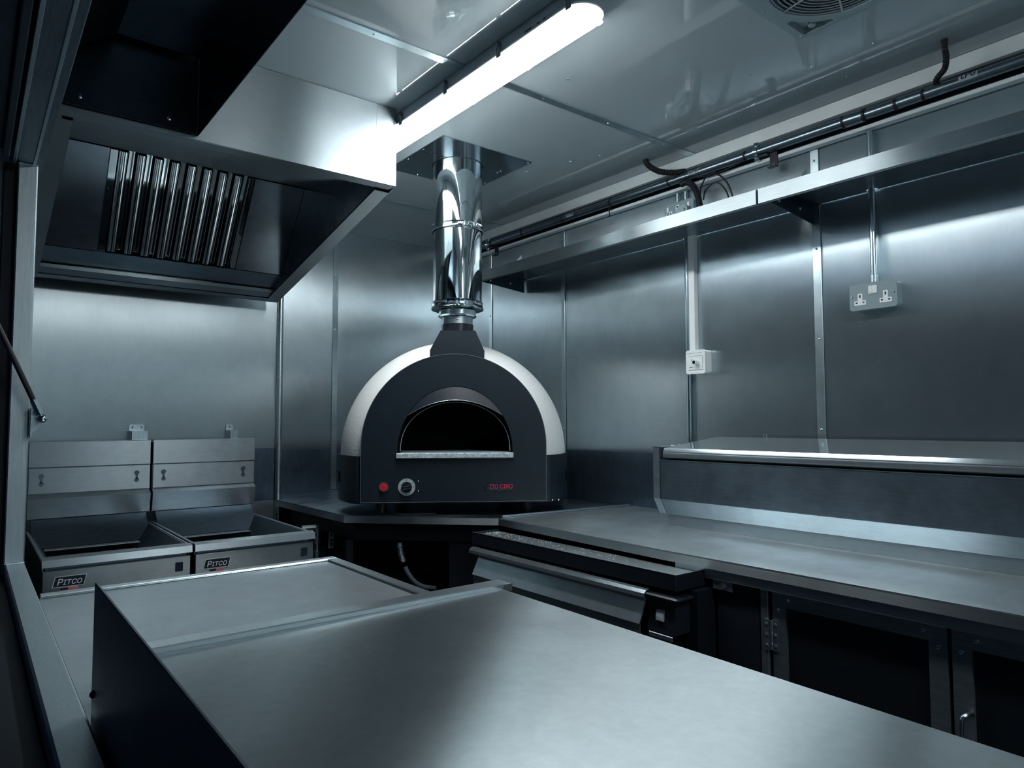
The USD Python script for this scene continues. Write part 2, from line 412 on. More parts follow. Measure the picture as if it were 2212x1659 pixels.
st = thing("gas_strut", "black gas strut with silver ball end bracketed to the hatch post", "gas strut", (0.13, 2.11, 1.24))
ball, top = np.array([0.148, 2.115, 1.283]), np.array([-0.135, 2.06, 1.94])
d = (top - ball) / np.linalg.norm(top - ball)
part(st, "rod", cyl(ball + d * 0.05, ball + d * 0.45, 0.0065, 12), "black_gloss")
part(st, "cylinder", cyl(ball + d * 0.45, top - d * 0.03, 0.0085, 12), "black_gloss")
part(st, "end_fitting", [cyl(ball + d * 0.012, ball + d * 0.052, 0.0085, 12), cyl(top - d * 0.03, top, 0.007, 10)], "zinc")
part(st, "ball_joint", [move(trimesh.creation.icosphere(2, 0.011), ball), cyl(ball, ball + [0, 0.02, 0], 0.005, 8)], "chrome")
part(st, "bracket", [bx(0.1245, 0.128, 2.125, 2.17, 1.235, 1.31), prism([(0.128, 1.245), (0.152, 1.270), (0.152, 1.292), (0.128, 1.305)], "y", 2.133, 2.136)], "dull_zinc")

# ================================================================== TRIM, PIPES AND CABLES ALONG THE RIGHT WALL
solo("trim_1", prism([(W - 0.002, 2.302), (2.276, 2.306), (2.268, 2.349), (W - 0.002, 2.349)], "y", FY, B - 0.003), "white_trim", "white cornice strip between right wall and ceiling", "trim", kind="structure")
t2 = thing("trim_2", "steel cable rail with a pale bottom flange along the top of the right wall", "trim", (2.28, 1.0, 2.21), kind="structure")
part(t2, "shaded_rail_web", bx(2.284, W - 0.007, FY, B - 0.003, 2.2335, 2.3015), "canopy_steel")  # darker steel here: the gas pipe's shadow is put into the colour
part(t2, "bottom_flange", bx(2.262, W - 0.007, FY, B - 0.003, 2.2195, 2.2325, 0.002), "white_trim")

PX, PZ, PR = 2.25, 2.261, 0.0165
gp = thing("gas_pipe", "long steel gas pipe with black bands running along the top of the right wall", "pipe", (PX, 1.0, PZ - PR))
part(gp, "tube", cyl((PX, -1.2, PZ), (PX, 3.35, PZ), PR, 24), "gas_pipe")
for y in (3.028, 2.756, 2.445, 2.127, 1.795, 1.439, 0.907, 0.827):
    part(gp, "band", cyl((PX, y - 0.004, PZ), (PX, y + 0.004, PZ), PR + 0.0018, 20), "black_rubber")
part(gp, "coupling", cyl((PX, 1.008, PZ), (PX, 1.066, PZ), PR + 0.004, 24), "gas_pipe")
for y in (1.004, 1.070):
    part(gp, "band", cyl((PX, y - 0.004, PZ), (PX, y + 0.004, PZ), PR + 0.005, 20), "black_rubber")
part(gp, "thin_cable", tube(curve([(PX + 0.012, -1.2, PZ + 0.022), (PX + 0.012, 0.9, PZ + 0.021), (PX + 0.013, 2.1, PZ + 0.022), (PX + 0.012, 3.3, PZ + 0.021)]), 0.003, 6), "black_rubber")
part(gp, "thin_cable", tube(curve([(PX - 0.010, 1.44, PZ - 0.018), (PX - 0.012, 1.52, PZ - 0.030), (PX - 0.010, 1.60, PZ - 0.030), (PX - 0.004, 1.665, PZ - 0.019)]), 0.0022, 6), "black_rubber")
part(gp, "cable_tail", tube(curve([(PX - 0.006, 2.127, PZ - 0.017), (PX - 0.004, 2.135, PZ - 0.035), (PX + 0.004, 2.14, PZ - 0.06)]), 0.0025, 6), "black_rubber")


def pipe_label(y, length, ang0, h, parent):
    """LPG sticker wrapped on the pipe's room side; text reads towards -Y."""
    def wrap(u, v, r):       # u along -Y, v around
        a = ang0 + v / PR
        return np.stack([PX - r * np.cos(a), y - u, PZ + r * np.sin(a)], -1)
    us, vs = np.linspace(-length / 2, length / 2, 2), np.linspace(-h / 2, h / 2, 12)
    U, V = np.meshgrid(us, vs, indexing="ij")
    out, inn = wrap(U.ravel(), V.ravel(), PR + 0.0007), wrap(U.ravel(), V.ravel(), PR + 0.0001)
    f = []
    for j in range(11):
        f += [[j, 12 + j, 12 + j + 1], [j, 12 + j + 1, j + 1]]
    lab = part(parent, "sticker", trimesh.Trimesh(np.vstack([out, inn]), f + [[a + 24, c + 24, b + 24] for a, b, c in f], process=False), "label_paper")
    t = meshkit.text_mesh("LPG", 0.018, 0.0005, bold=True)
    t = t.subdivide_to_size(0.004)
    w = t.bounds[1][0]
    v = wrap((t.vertices[:, 0] - w / 2) * length * 0.8 / w, t.vertices[:, 1] - 0.0075, PR + 0.0008 + t.vertices[:, 2])
    part(lab, "lettering", trimesh.Trimesh(v, t.faces, process=False), "navy_print", smooth=False)


for y in (0.705, 1.665, 2.383):
    pipe_label(y, 0.048, 0.50, 0.030, gp)
for y in (1.392, 3.06):
    c = part(gp, "clamp", [cyl((PX, y - 0.008, PZ), (PX, y + 0.008, PZ), PR + 0.004, 20), bx(PX - 0.008, PX + 0.008, y - 0.009, y + 0.009, PZ + PR + 0.001, PZ + PR + 0.018, 0.003), bx(PX - 0.008, PX + 0.008, y - 0.009, y + 0.009, PZ - PR - 0.018, PZ - PR - 0.001, 0.003)], "zinc")
    part(c, "bolt", [cyl((PX - 0.014, y, PZ + s * 0.026), (PX - 0.007, y, PZ + s * 0.026), 0.006, 6) for s in (-1, 1)], "chrome")
    c2 = part(gp, "bracket", [bx(2.258, 2.262, y - 0.075, y - 0.045, 2.19, 2.248), bx(2.240, 2.258, y - 0.075, y - 0.045, 2.186, 2.19), bx(2.240, 2.258, y - 0.045, y + 0.0, 2.238, 2.243)], "black_gloss")
    part(c2, "bolt", screw((2.2575, y - 0.06, 2.20), (-1, 0, 0), 0.006, 0.004), "chrome")


def corrugated(name, pts, r, label):
    c = curve(pts, 40)
    L = np.concatenate([[0], np.cumsum(np.linalg.norm(np.diff(c, axis=0), axis=1))])
    s = np.arange(0, L[-1], 0.0016)
    p = np.stack([np.interp(s, L, c[:, k]) for k in range(3)], 1)
    rr = r * (0.93 + 0.07 * np.sign(np.sin(np.arange(len(p)) * math.pi / 2 + 0.4)))
    return solo(name, tube(p, rr, 14), "black_rubber", label, "conduit")


corrugated("flexible_conduit", [(2.160, 1.845, 2.349), (2.163, 1.842, 2.335), (2.178, 1.832, 2.318), (2.205, 1.805, 2.298), (2.236, 1.765, 2.290), (2.266, 1.725, 2.290)], 0.0125, "thick black corrugated conduit looping from the ceiling down to behind the gas pipe")
corrugated("flexible_conduit", [(2.240, 1.725, 2.232), (2.225, 1.690, 2.226), (2.218, 1.655, 2.200), (2.214, 1.630, 2.150), (2.212, 1.618, 2.09), (2.215, 1.612, 2.0385)], 0.0125, "thick black corrugated conduit arching below the gas pipe onto the shelf beside the socket")
corrugated("flexible_conduit", [(2.137, 0.728, 2.349), (2.140, 0.729, 2.325), (2.165, 0.735, 2.31), (2.20, 0.752, 2.295), (2.236, 0.785, 2.291), (2.27, 0.80, 2.291)], 0.0085, "thin black conduit dropping from the ceiling to the gas pipe near the LPG label")
solo("cable", tube(curve([(2.262, 1.655, 2.150), (2.25, 1.640, 2.200), (2.245, 1.60, 2.238), (2.243, 1.555, 2.222), (2.243, 1.515, 2.175), (2.244, 1.490, 2.10), (2.244, 1.485, 2.0335)]), 0.0032, 8), "black_rubber", "thin black cable in the taller loop behind the shelf edge", "cable")
solo("cable", tube(curve([(2.262, 1.640, 2.150), (2.25, 1.620, 2.180), (2.247, 1.580, 2.198), (2.246, 1.545, 2.180), (2.246, 1.515, 2.125), (2.246, 1.505, 2.0335)]), 0.0032, 8), "black_rubber", "thin black cable in the lower loop behind the shelf edge", "cable")

# wall shelves
SX, ST, SB = 2.00, 2.027, 1.979


def shelf(y0, y1, label, gussets, holes):
    t = thing("wall_shelf", label, "shelf", (SX, (y0 + y1) / 2, SB))
    deck = sbox(SX, y0, W - 0.008, y1)
    for hx, hy, hr in holes:
        deck = deck.difference(Point(hx, hy).buffer(hr) if not isinstance(hr, tuple) else sbox(hx - hr[0], hy - hr[1], hx + hr[0], hy + hr[1]))
    part(t, "deck", prism(deck, "z", 2.0215, 2.0285), "shelf_under_shaded")
    part(t, "front_lip", bx(SX - 0.002, SX + 0.0012, y0, y1, SB, ST + 0.001, 0.0006), "shelf_steel")
    part(t, "lip_return", bx(SX + 0.0014, SX + 0.016, y0, y1, SB, SB + 0.0015), "shelf_steel")
    for y in gussets:
        g = part(t, "bracket", [prism([(SX + 0.005, 1.982), (SX + 0.005, 2.021), (W - 0.008, 2.021), (W - 0.008, 1.955)], "y", y, y + 0.003), bx(SX + 0.02, W - 0.008, y - 0.022, y - 0.0002, 2.0185, 2.0212)], "canopy_steel")
        part(g, "bolt", [screw((x, y, 1.994), (0, -1, 0), 0.006, 0.004) for x in (2.07, 2.20)], "chrome")
        part(t, "upstand", prism([(2.16, 2.029), (W - 0.008, 2.029), (W - 0.008, 2.165)], "y", y + 0.02, y + 0.023), "counter_steel")
    return t


shelf(1.245, 2.835, "stainless steel wall shelf, the farther one reaching to the flue", (2.80,), ((2.288, 1.744, 0.014), (2.286, 1.714, (0.016, 0.018))))
shelf(-0.60, 1.237, "stainless steel wall shelf, the nearer one at the right edge", (1.205, 0.0), ((2.283, 1.003, 0.018),))

# conduits and boxes on the right wall
solo("conduit_pipe", [cyl((2.288, 1.744, 0.906), (2.288, 1.744, 2.215), 0.0105, 16)], "zinc", "vertical galvanised conduit beside the white trunking on the right wall", "conduit")
solo("trunking", [bx(2.274, W - 0.0004, 1.701, 1.729, 1.5535, 2.0815, 0.002)], "white_plastic", "white square cable trunking dropping from the shelf to the dial switch", "trunking")
ds = thing("dial_switch", "white square dial controller at the foot of the white trunking", "switch", (2.27, 1.69, 1.46))
part(ds, "box", prism(rrect(1.643, 1.730, 1.462, 1.553, 0.010), "x", 2.262, W - 0.0004), "white_plastic")
part(ds, "face_plate", prism(rrect(1.641, 1.732, 1.460, 1.555, 0.010), "x", 2.2545, 2.2618), "white_plastic")
fp = part(ds, "cover", prism(rrect(1.651, 1.718, 1.476, 1.530, 0.003), "x", 2.2525, 2.2543), "white_plastic")
part(fp, "outline", [bx(2.2522, 2.2526, 1.651, 1.718, z, z + 0.0012) for z in (1.4755, 1.5300)] + [bx(2.2522, 2.2526, 1.6505, 1.6515, 1.476, 1.531)], "socket_grey")
part(fp, "indicator", cyl((2.2526, 1.703, 1.516), (2.2518, 1.703, 1.516), 0.002, 8), "black")
part(fp, "small_print", [bx(2.2520, 2.2525, y, y + 0.0042, 1.4862 + 0.0002 * k, 1.4880 + 0.0002 * k) for k, y in enumerate((1.698, 1.7027, 1.7074))], "navy_print")
part(ds, "printed_line", [bx(2.2539, 2.2545, y, y + w, 1.5415, 1.5435) for y, w in ((1.722, 0.005), (1.7145, 0.006), (1.703, 0.009), (1.696, 0.004), (1.6845, 0.008), (1.678, 0.003), (1.664, 0.009), (1.655, 0.007))], "socket_grey")
kn = part(ds, "knob", cyl((2.2524, 1.676, 1.504), (2.230, 1.676, 1.504), 0.0095, 24), "white_plastic")
part(kn, "knob_cap", cyl((2.2299, 1.676, 1.504), (2.2290, 1.676, 1.504), 0.0068, 20), "black")


def socket(name, y1, z0, x_front, label, loc_cat, plug):
    """A metal-clad double socket on the right wall: y1 its far edge."""
    t = thing(name, label, loc_cat, (x_front + 0.02, y1 - 0.0735, z0))
    part(t, "back_box", prism(rrect(y1 - 0.1440, y1 - 0.003, z0 + 0.003, z0 + 0.083, 0.010), "x", x_front + 0.0045, W - 0.0004), "socket_grey")
    fpl = part(t, "face_plate", prism(rrect(y1 - 0.147, y1, z0, z0 + 0.086, 0.010), "x", x_front, x_front + 0.0043), "socket_grey")
    part(fpl, "screw", [screw((x_front, y, z0 + 0.045), (-1, 0, 0), 0.0038, 0.0015) for y in (y1 - 0.0085, y1 - 0.1385)], "chrome")
    if plug:
        part(t, "rocker", prism(rrect(y1 - 0.024, y1 - 0.014, z0 + 0.052, z0 + 0.073, 0.002), "x", x_front - 0.003, x_front - 0.0002), "white_plastic")
        part(t, "rocker", prism(rrect(y1 - 0.129, y1 - 0.118, z0 + 0.052, z0 + 0.073, 0.002), "x", x_front - 0.003, x_front - 0.0002), "white_plastic")
        u = part(t, "charging_port", prism(rrect(y1 - 0.078, y1 - 0.060, z0 + 0.046, z0 + 0.072, 0.002), "x", x_front - 0.002, x_front - 0.0002), "white_plastic")
        part(u, "slot", [bx(x_front - 0.0026, x_front - 0.0021, y1 - 0.074, y1 - 0.064, z, z + 0.006) for z in (z0 + 0.050, z0 + 0.062)], "black")
        outs = [y1 - 0.034]
    else:
        r = part(t, "rocker", [prism(rrect(y1 - 0.088, y1 - 0.061, z0 + 0.049, z0 + 0.075, 0.0015), "x", x_front - 0.0022, x_front - 0.0002), prism([(y1 - 0.0865, z0 + 0.0505), (y1 - 0.0735, z0 + 0.0505), (y1 - 0.0735, z0 + 0.0735), (y1 - 0.0865, z0 + 0.0735)], "x", x_front - 0.0034, x_front - 0.0023), prism([(y1 - 0.0725, z0 + 0.0525), (y1 - 0.0625, z0 + 0.0525), (y1 - 0.0625, z0 + 0.0735), (y1 - 0.0725, z0 + 0.0735)], "x", x_front - 0.0042, x_front - 0.0023)], "white_plastic")
        outs = [y1 - 0.034, y1 - 0.113]
    for yc in outs:
        shape = rrect(yc - 0.0185, yc + 0.0185, z0 + 0.016, z0 + 0.031, 0.002).union(rrect(yc - 0.0075, yc + 0.0075, z0 + 0.018, z0 + 0.054, 0.002))
        o = part(t, "outlet", prism(shape, "x", x_front - 0.0012, x_front - 0.0002), "white_plastic")
        part(o, "pin_hole", [bx(x_front - 0.0018, x_front - 0.0013, yc - 0.002, yc + 0.002, z0 + 0.040, z0 + 0.049)] + [bx(x_front - 0.0018, x_front - 0.0013, yc + s - 0.003, yc + s + 0.003, z0 + 0.0225, z0 + 0.0265) for s in (-0.011, 0.011)], "black")
    return t


socket("double_socket", 1.073, 1.629, 2.255, "grey metal double socket hanging from a conduit on the right wall", "socket", False)
sp = thing("conduit_pipe", "vertical galvanised conduit running down through the shelf to the double socket", "conduit", (2.283, 1.003, 1.7155))
part(sp, "tube", cyl((2.279, 1.003, 1.7405), (2.279, 1.003, 2.2165), 0.0105, 20), "zinc")
part(sp, "coupler", cyl((2.279, 1.003, 1.7155), (2.279, 1.003, 1.7400), 0.0128, 20), "dull_zinc")
socket("double_socket", 1.835, 2.0295 + 0.058, 2.262, "grey metal double socket with a charging port standing above the shelf", "socket", True)
pl = solo("plug", [prism(rrect(1.700, 1.752, 2.0335 + 0.050, 2.145, 0.018), "x", 2.236, 2.2615), prism(rrect(1.708, 1.744, 2.095, 2.132, 0.012), "x", 2.226, 2.2358)], "grey_plastic", "pale grey plug pushed into the socket above the shelf", "plug")
UsdShade.MaterialBindingAPI.Apply(pl).Bind(M["vent_plastic"])
solo("socket_conduit", cyl((2.282, 1.78, 2.1740), (2.282, 1.78, 2.2165), 0.0095, 16), "zinc", "short conduit stub joining the shelf socket to the cable rail", "conduit")

# ================================================================== CEILING FITTINGS
LXC, L0, L1 = 1.1865, 1.165, 2.43         # the same batten again, end to end with it, lights the near half of the trailer
lf = thing("batten_light", "long sealed batten lamp glowing on the ceiling", "ceiling lamp", (LXC, (L0 + L1) / 2, 2.26))


def stadium(hw, e=0.0, n=12):
    return sbox(LXC - hw, L0 + hw - e, LXC + hw, L1 - hw + e).buffer(0.0001).union(Point(LXC, L0 + hw - e).buffer(hw, quad_segs=n)).union(Point(LXC, L1 - hw + e).buffer(hw, quad_segs=n))


def stack(levels):
    """Closed loft through stadium outlines (half width, z)."""
    rings = []
    for hw, z in levels:
        an = np.linspace(math.pi, 2 * math.pi, 13)
        lo = [(LXC + hw * math.cos(a), L0 + 0.05 + hw * math.sin(a) * 0.95, z) for a in an]
        hi = [(LXC + hw * math.cos(a - math.pi), L1 - 0.05 + hw * math.sin(a - math.pi) * 0.95, z) for a in an]
        rings.append(lo + hi)
    n = len(rings[0])
    v = np.array([p for r in rings for p in r])
    f = []
    for k in range(len(rings) - 1):
        for j in range(n):
            q = [k * n + j, k * n + (j + 1) % n, (k + 1) * n + (j + 1) % n, (k + 1) * n + j]
            f += [[q[0], q[1], q[2]], [q[0], q[2], q[3]]]
    for base, flip in ((0, True), ((len(rings) - 1) * n, False)):
        c = len(v)
        v = np.vstack([v, v[base:base + n].mean(0)])
        for j in range(n):
            t_ = [c, base + j, base + (j + 1) % n]
            f.append(t_[::-1] if flip else t_)
    return trimesh.Trimesh(v, f, process=False)


part(lf, "base_tray", stack([(0.048, 2.3015), (0.050, 2.3030), (0.050, 2.315), (0.047, 2.335), (0.040, 2.349)]), "grey_plastic")  # a white tray coloured grey, its shadow put into the colour
part(lf, "gasket", stack([(0.0555, 2.2955), (0.0570, 2.2965), (0.0570, 2.3000), (0.0555, 2.3012)]), "white_plastic")
part(lf, "diffuser", stack([(0.020, 2.2705), (0.034, 2.2740), (0.0440, 2.2810), (0.0505, 2.2895), (0.0520, 2.2962)]), "lamp_glow")
for y in (1.205, 1.490, 1.765, 2.045, 2.32):
    for s in (-1, 1):
        part(lf, "clip", [bx(LXC + s * 0.0548, LXC + s * 0.0575, y - 0.010, y + 0.010, 2.288, 2.318, 0.001), bx(LXC + s * 0.0500, LXC + s * 0.0590, y - 0.004, y + 0.004, 2.318, 2.332, 0.001)], "smoked_plastic")
lb = part(lf, "rating_label", bx(LXC - 0.0515, LXC - 0.0506, 1.275, 1.385, 2.3035, 2.3145), "label_paper")
part(lf, "knockout", [cyl((LXC - 0.0495, y, 2.318), (LXC - 0.0505, y, 2.318), 0.009, 16) for y in (1.62, 1.90)], "grey_plastic")
part(lb, "print", [bx(LXC - 0.0520, LXC - 0.0516, y, y + w, 2.309, 2.3125) for y, w in ((1.353, 0.026), (1.32, 0.01), (1.295, 0.01))], "navy_print")
lamp_tape = ("tape", bx(LXC - 0.0525, LXC - 0.0506, 2.055, 2.13, 2.302, 2.3145), "teal_tape", "torn teal tape on the lamp tray")
part(lf, *lamp_tape)
copy_of(lf, "batten_light", "matching batten lamp on the ceiling behind the viewer, nearer than the glowing one in view", "ceiling lamp", (LXC, (L0 + L1) / 2 - 2.19, 2.26))

vt = thing("roof_vent", "square plastic roof vent with a round fan grille in the ceiling", "vent", (1.595, 0.772, 2.32))
vx0, vx1, vy0, vy1, vcx, vcy, vr = 1.39, 1.797, 0.567, 0.974, 1.5935, 0.7705, 0.150
hole = Point(vcx, vcy).buffer(vr, quad_segs=16)
pocket = Polygon([(1.680, 0.935), (1.757, 0.935), (1.757, 0.862), (1.735, 0.862), (1.708, 0.895), (1.680, 0.915)]).buffer(0.006, quad_segs=3)
part(vt, "frame", prism(rrect(vx0, vx1, vy0, vy1, 0.012).difference(rrect(vx0 + 0.028, vx1 - 0.028, vy0 + 0.028, vy1 - 0.028, 0.010)), "z", 2.3385, 2.3497), "vent_plastic")
part(vt, "bezel", prism(rrect(vx0 + 0.0285, vx1 - 0.0285, vy0 + 0.0285, vy1 - 0.0285, 0.010).difference(hole).difference(pocket), "z", 2.326, 2.3497), "vent_plastic")
part(vt, "pocket_back", prism(pocket.buffer(-0.0005), "z", 2.346, 2.3497), "grey_plastic")
part(vt, "knob", cyl((1.738, 0.905, 2.326), (1.738, 0.905, 2.3459), 0.009, 14), "grey_plastic")
part(vt, "rim", prism(Point(vcx, vcy).buffer(vr + 0.022, quad_segs=16).difference(Point(vcx, vcy).buffer(vr + 0.001, quad_segs=16)), "z", 2.3225, 2.3259), "vent_plastic")
part(vt, "fan_back", prism(Point(vcx, vcy).buffer(vr - 0.001, quad_segs=16), "z", 2.345, 2.3497), "navy_panel")
for k, r in enumerate(np.linspace(0.030, 0.146, 11)):
    part(vt, "grille_ring", ring_tube(r, 2.3285, 0.0018, 48, (vcx, vcy)), "grey_plastic")
for k in range(6):
    a = math.radians(20 + 60 * k)
    part(vt, "grille_spoke", cyl((vcx + 0.02 * math.cos(a), vcy + 0.02 * math.sin(a), 2.3255), (vcx + 0.160 * math.cos(a), vcy + 0.160 * math.sin(a), 2.3255), 0.0022, 8), "vent_plastic")
part(vt, "screw", [screw((x, y, 2.3385), (0, 0, -1), 0.0045, 0.002) for x, y in ((1.783, 0.96), (1.60, 0.962), (1.786, 0.70), (1.42, 0.962))], "dull_zinc")

# flue
FX, FYY = 1.5837, 2.3735
fl = thing("flue_pipe", "polished twin-wall steel flue rising from the oven to the ceiling", "flue", (FX, FYY, 1.70))
part(fl, "lower_section", lathe([(0.04, 1.764), (0.098, 1.764), (0.1015, 1.770), (0.1015, 2.060), (0.04, 2.060)], 72, (FX, FYY)), "chrome")
part(fl, "upper_section", lathe([(0.04, 2.0615), (0.1025, 2.0615), (0.1025, 2.346), (0.04, 2.346)], 72, (FX, FYY)), "chrome")


def clamp(z, a0):
    m = [lathe([(0.103, z - 0.011), (0.1075, z - 0.010), (0.1060, z - 0.004), (0.1060, z + 0.006), (0.1075, z + 0.012), (0.103, z + 0.013)], 72, (FX, FYY)), ring_tube(0.107, z - 0.012, 0.0022, 72, (FX, FYY))]
    c = part(fl, "locking_band", m, "chrome")
    t = []
    for da, w, h in ((-0.32, 0.02, 0.008), (-0.12, 0.012, 0.016), (0.06, 0.02, 0.010), (0.24, 0.012, 0.014), (0.38, 0.02, 0.008)):
        a = a0 + da
        e, n = np.array([-math.sin(a), math.cos(a), 0]), np.array([math.cos(a), math.sin(a), 0])
        t.append(frame(bx(-w / 2, w / 2, -0.004, 0.004, -h / 2, h / 2, 0.001), np.array([FX, FYY, z]) + n * 0.1115, e, n, (0, 0, 1)))
    part(c, "toggle_latch", t, "zinc")


vdir = math.atan2(-FYY, -FX)
clamp(2.074, vdir + 0.42)
clamp(1.752, vdir + 0.10)
part(fl, "base_flange", lathe([(0.07, 1.738), (0.1065, 1.735), (0.109, 1.739), (0.107, 1.743), (0.07, 1.743)], 72, (FX, FYY)), "chrome")
part(fl, "reducer", lathe([(0.05, 1.705), (0.076, 1.705), (0.080, 1.709), (0.076, 1.713), (0.0765, 1.732), (0.05, 1.734)], 64, (FX, FYY)), "zinc")
part(fl, "collar", lathe([(0.045, 1.674), (0.0635, 1.674), (0.0635, 1.704), (0.045, 1.704)], 64, (FX, FYY)), "dull_zinc")
part(fl, "collar_screw", screw((FX + 0.0635 * math.cos(vdir), FYY + 0.0635 * math.sin(vdir), 1.690), (math.cos(vdir), math.sin(vdir), 0), 0.004), "chrome")
fpz = CZ - 0.0025
cut = Point(FX, FYY).buffer(0.107, quad_segs=24)
pl_ = thing("flue_plate", "square steel trim plate screwed to the ceiling around the flue", "trim plate", (FX, FYY, fpz))
for k, (y0, y1) in enumerate(((2.150, 2.318), (2.3185, 2.575))):
    q = part(pl_, "plate_half", prism(sbox(1.3675, y0, 1.805, y1).difference(cut), "z", fpz - 0.001 * k, CZ - 0.0003), "plate_steel")
    part(q, "screw", [screw((x, y, fpz - 0.001 * k), (0, 0, -1), 0.0045, 0.003) for x, y in (((1.378, 2.165), (1.795, 2.165), (1.76, 2.307), (1.378, 2.307)) if k == 0 else ((1.76, 2.33), (1.795, 2.47), (1.795, 2.56), (1.50, 2.562), (1.378, 2.43), (1.378, 2.56)))], "chrome")
# the halves meet along a seam and a dark gap is left round the pipe
part(pl_, "seal", prism(Point(FX, FYY).buffer(0.1065, quad_segs=24).difference(Point(FX, FYY).buffer(0.1033, quad_segs=24)), "z", CZ - 0.0015, CZ - 0.0003), "black")

# ================================================================== EXTRACTION HOODS
HX0, HX1, HY0, HY1 = 0.134, 1.127, 2.07, 3.218
HZ0, HZ1 = 2.079, 1.836                      # underside: front high, back low
hd = thing("extraction_hood", "stainless extraction hood with baffle filters above the fryers", "hood", ((HX0 + HX1) / 2, (HY0 + HY1) / 2, HZ1))
sl = (HZ1 - HZ0) / (HY1 - HY0)


def uz(y):
    return HZ0 + sl * (y - HY0)


part(hd, "front_panel", [bx(HX0, HX1 - 0.075, HY0 - 0.0015, HY0 + 0.0015, HZ0, CZ - 0.0015), bx(HX1 - 0.0745, HX1, HY0 - 0.0015, HY0 + 0.0015, HZ0, CZ - 0.0015)], "hood_steel")
for x in (HX0, HX1 - 0.002):
    part(hd, "end_panel", prism([(HY0 + 0.002, HZ0), (HY1, HZ1), (HY1, CZ - 0.0015), (HY0 + 0.002, CZ - 0.0015)], "x", x, x + 0.002), "hood_steel")
part(hd, "back_panel", bx(HX0 + 0.0025, HX1 - 0.0025, HY1 - 0.002, HY1, HZ1 + 0.002, CZ - 0.0015), "hood_inside")
part(hd, "roof_panel", bx(HX0 + 0.0025, HX1 - 0.0025, HY0 + 0.003, HY1 - 0.003, CZ - 0.005, CZ - 0.003), "hood_inside")
part(hd, "front_flange", bx(HX0 + 0.0025, HX1 - 0.0025, HY0 + 0.002, HY0 + 0.048, HZ0 - 0.001, HZ0 + 0.001), "hood_steel")


def slab(x0, x1, y0, z0, y1, z1, t=0.003):
    """A plate whose section runs from (y0, z0) to (y1, z1)."""
    d = np.array([y1 - y0, z1 - z0])
    n = np.array([-d[1], d[0]]) / np.linalg.norm(d) * t
    return prism([(y0, z0), (y1, z1), (y1 + n[0], z1 + n[1]), (y0 + n[0], z0 + n[1])], "x", x0, x1)


for x0, x1 in ((HX0 + 0.0025, HX0 + 0.058), (HX1 - 0.056, HX1 - 0.0025)):
    part(hd, "end_flange", slab(x0, x1, HY0 + 0.0485, uz(HY0 + 0.0485), HY1 - 0.003, uz(HY1 - 0.003), 0.002), "hood_steel")
part(hd, "inner_end", [prism([(HY0 + 0.05, uz(HY0 + 0.05) + 0.004), (HY1 - 0.03, uz(HY1 - 0.03) + 0.004), (HY1 - 0.03, CZ - 0.006), (HY0 + 0.05, CZ - 0.006)], "x", x, x + 0.002) for x in (HX0 + 0.058, HX1 - 0.058)], "hood_inside")
XI0, XI1 = HX0 + 0.061, HX1 - 0.059
F0, F1 = (2.75, 2.243), (3.00, 1.925)       # filter slope, top and bottom (y, z)
part(hd, "front_baffle", slab(XI0, XI1, HY0 + 0.05, HZ0 + 0.024, F0[0], F0[1] + 0.004, 0.003), "hood_steel")
FXL, FXR = 0.3655, 0.8680
for x0, x1 in ((XI0, FXL - 0.002), (FXR + 0.002, XI1)):
    part(hd, "blanking_plate", slab(x0, x1, F0[0], F0[1], F1[0], F1[1], -0.003), "hood_inside")
part(hd, "lower_baffle", slab(XI0, XI1, F1[0] + 0.002, F1[1] - 0.004, 3.125, 1.882, 0.003), "hood_inside")
part(hd, "grease_gutter", [slab(XI0, XI1, 3.126, 1.866, 3.175, 1.850, 0.002), bx(XI0, XI1, 3.121, 3.125, 1.864, 1.878)], "hood_steel")
part(hd, "back_flange", slab(HX0 + 0.058, HX1 - 0.056, 3.1765, uz(3.1765), 3.2065, uz(3.2065), 0.002), "hood_inside")
fd = np.array([0, F1[0] - F0[0], F1[1] - F0[1]])
flen = np.linalg.norm(fd)
fd /= flen
fn = np.array([0, fd[2], -fd[1]])           # facing the room, down and forward
fo = np.array([FXL, F0[0], F0[1]]) - 0.002 * fn
ft = part(hd, "filter_frame", [frame(bx(a, b, c, e, -0.014, 0.004, 0.001), fo, (1, 0, 0), fd, fn) for a, b, c, e in ((0, 0.024, 0.002, flen - 0.002), (FXR - FXL - 0.020, FXR - FXL, 0.002, flen - 0.002))], "chrome", "bright baffle grease filter")
nb = 8
bw = (FXR - FXL - 0.046) / nb
for k in range(nb):
    prof = []
    x0 = 0.025 + k * bw
    an = np.linspace(0, math.pi, 9)
    outer = [(x0 + bw * 0.32 - bw * 0.27 * math.cos(a), -0.006 + 0.012 * math.sin(a)) for a in an]
    inner = [(x0 + bw * 0.32 - (bw * 0.27 - 0.0012) * math.cos(a), -0.006 + 0.0108 * math.sin(a)) for a in an[::-1]]
    b = prism(Polygon(outer + inner), "z", 0.004, flen - 0.004)
    lip = prism(Polygon([(x0 + bw * 0.60, -0.020), (x0 + bw * 0.615, -0.020), (x0 + bw * 0.615, 0.001), (x0 + bw * 0.60, 0.001)]), "z", 0.004, flen - 0.004)
    lip2 = prism(Polygon([(x0 + bw * 0.62, -0.022), (x0 + bw * 0.98, -0.022), (x0 + bw * 0.98, -0.0205), (x0 + bw * 0.62, -0.0205)]), "z", 0.004, flen - 0.004)
    lip3 = prism(Polygon([(x0 + bw * 0.86, -0.020), (x0 + bw * 0.875, -0.020), (x0 + bw * 0.875, -0.002), (x0 + bw * 0.86, -0.002)]), "z", 0.004, flen - 0.004)
    part(hd, "baffle", frame(cat([b, lip, lip2, lip3]), fo, (1, 0, 0), fn, fd), "chrome")
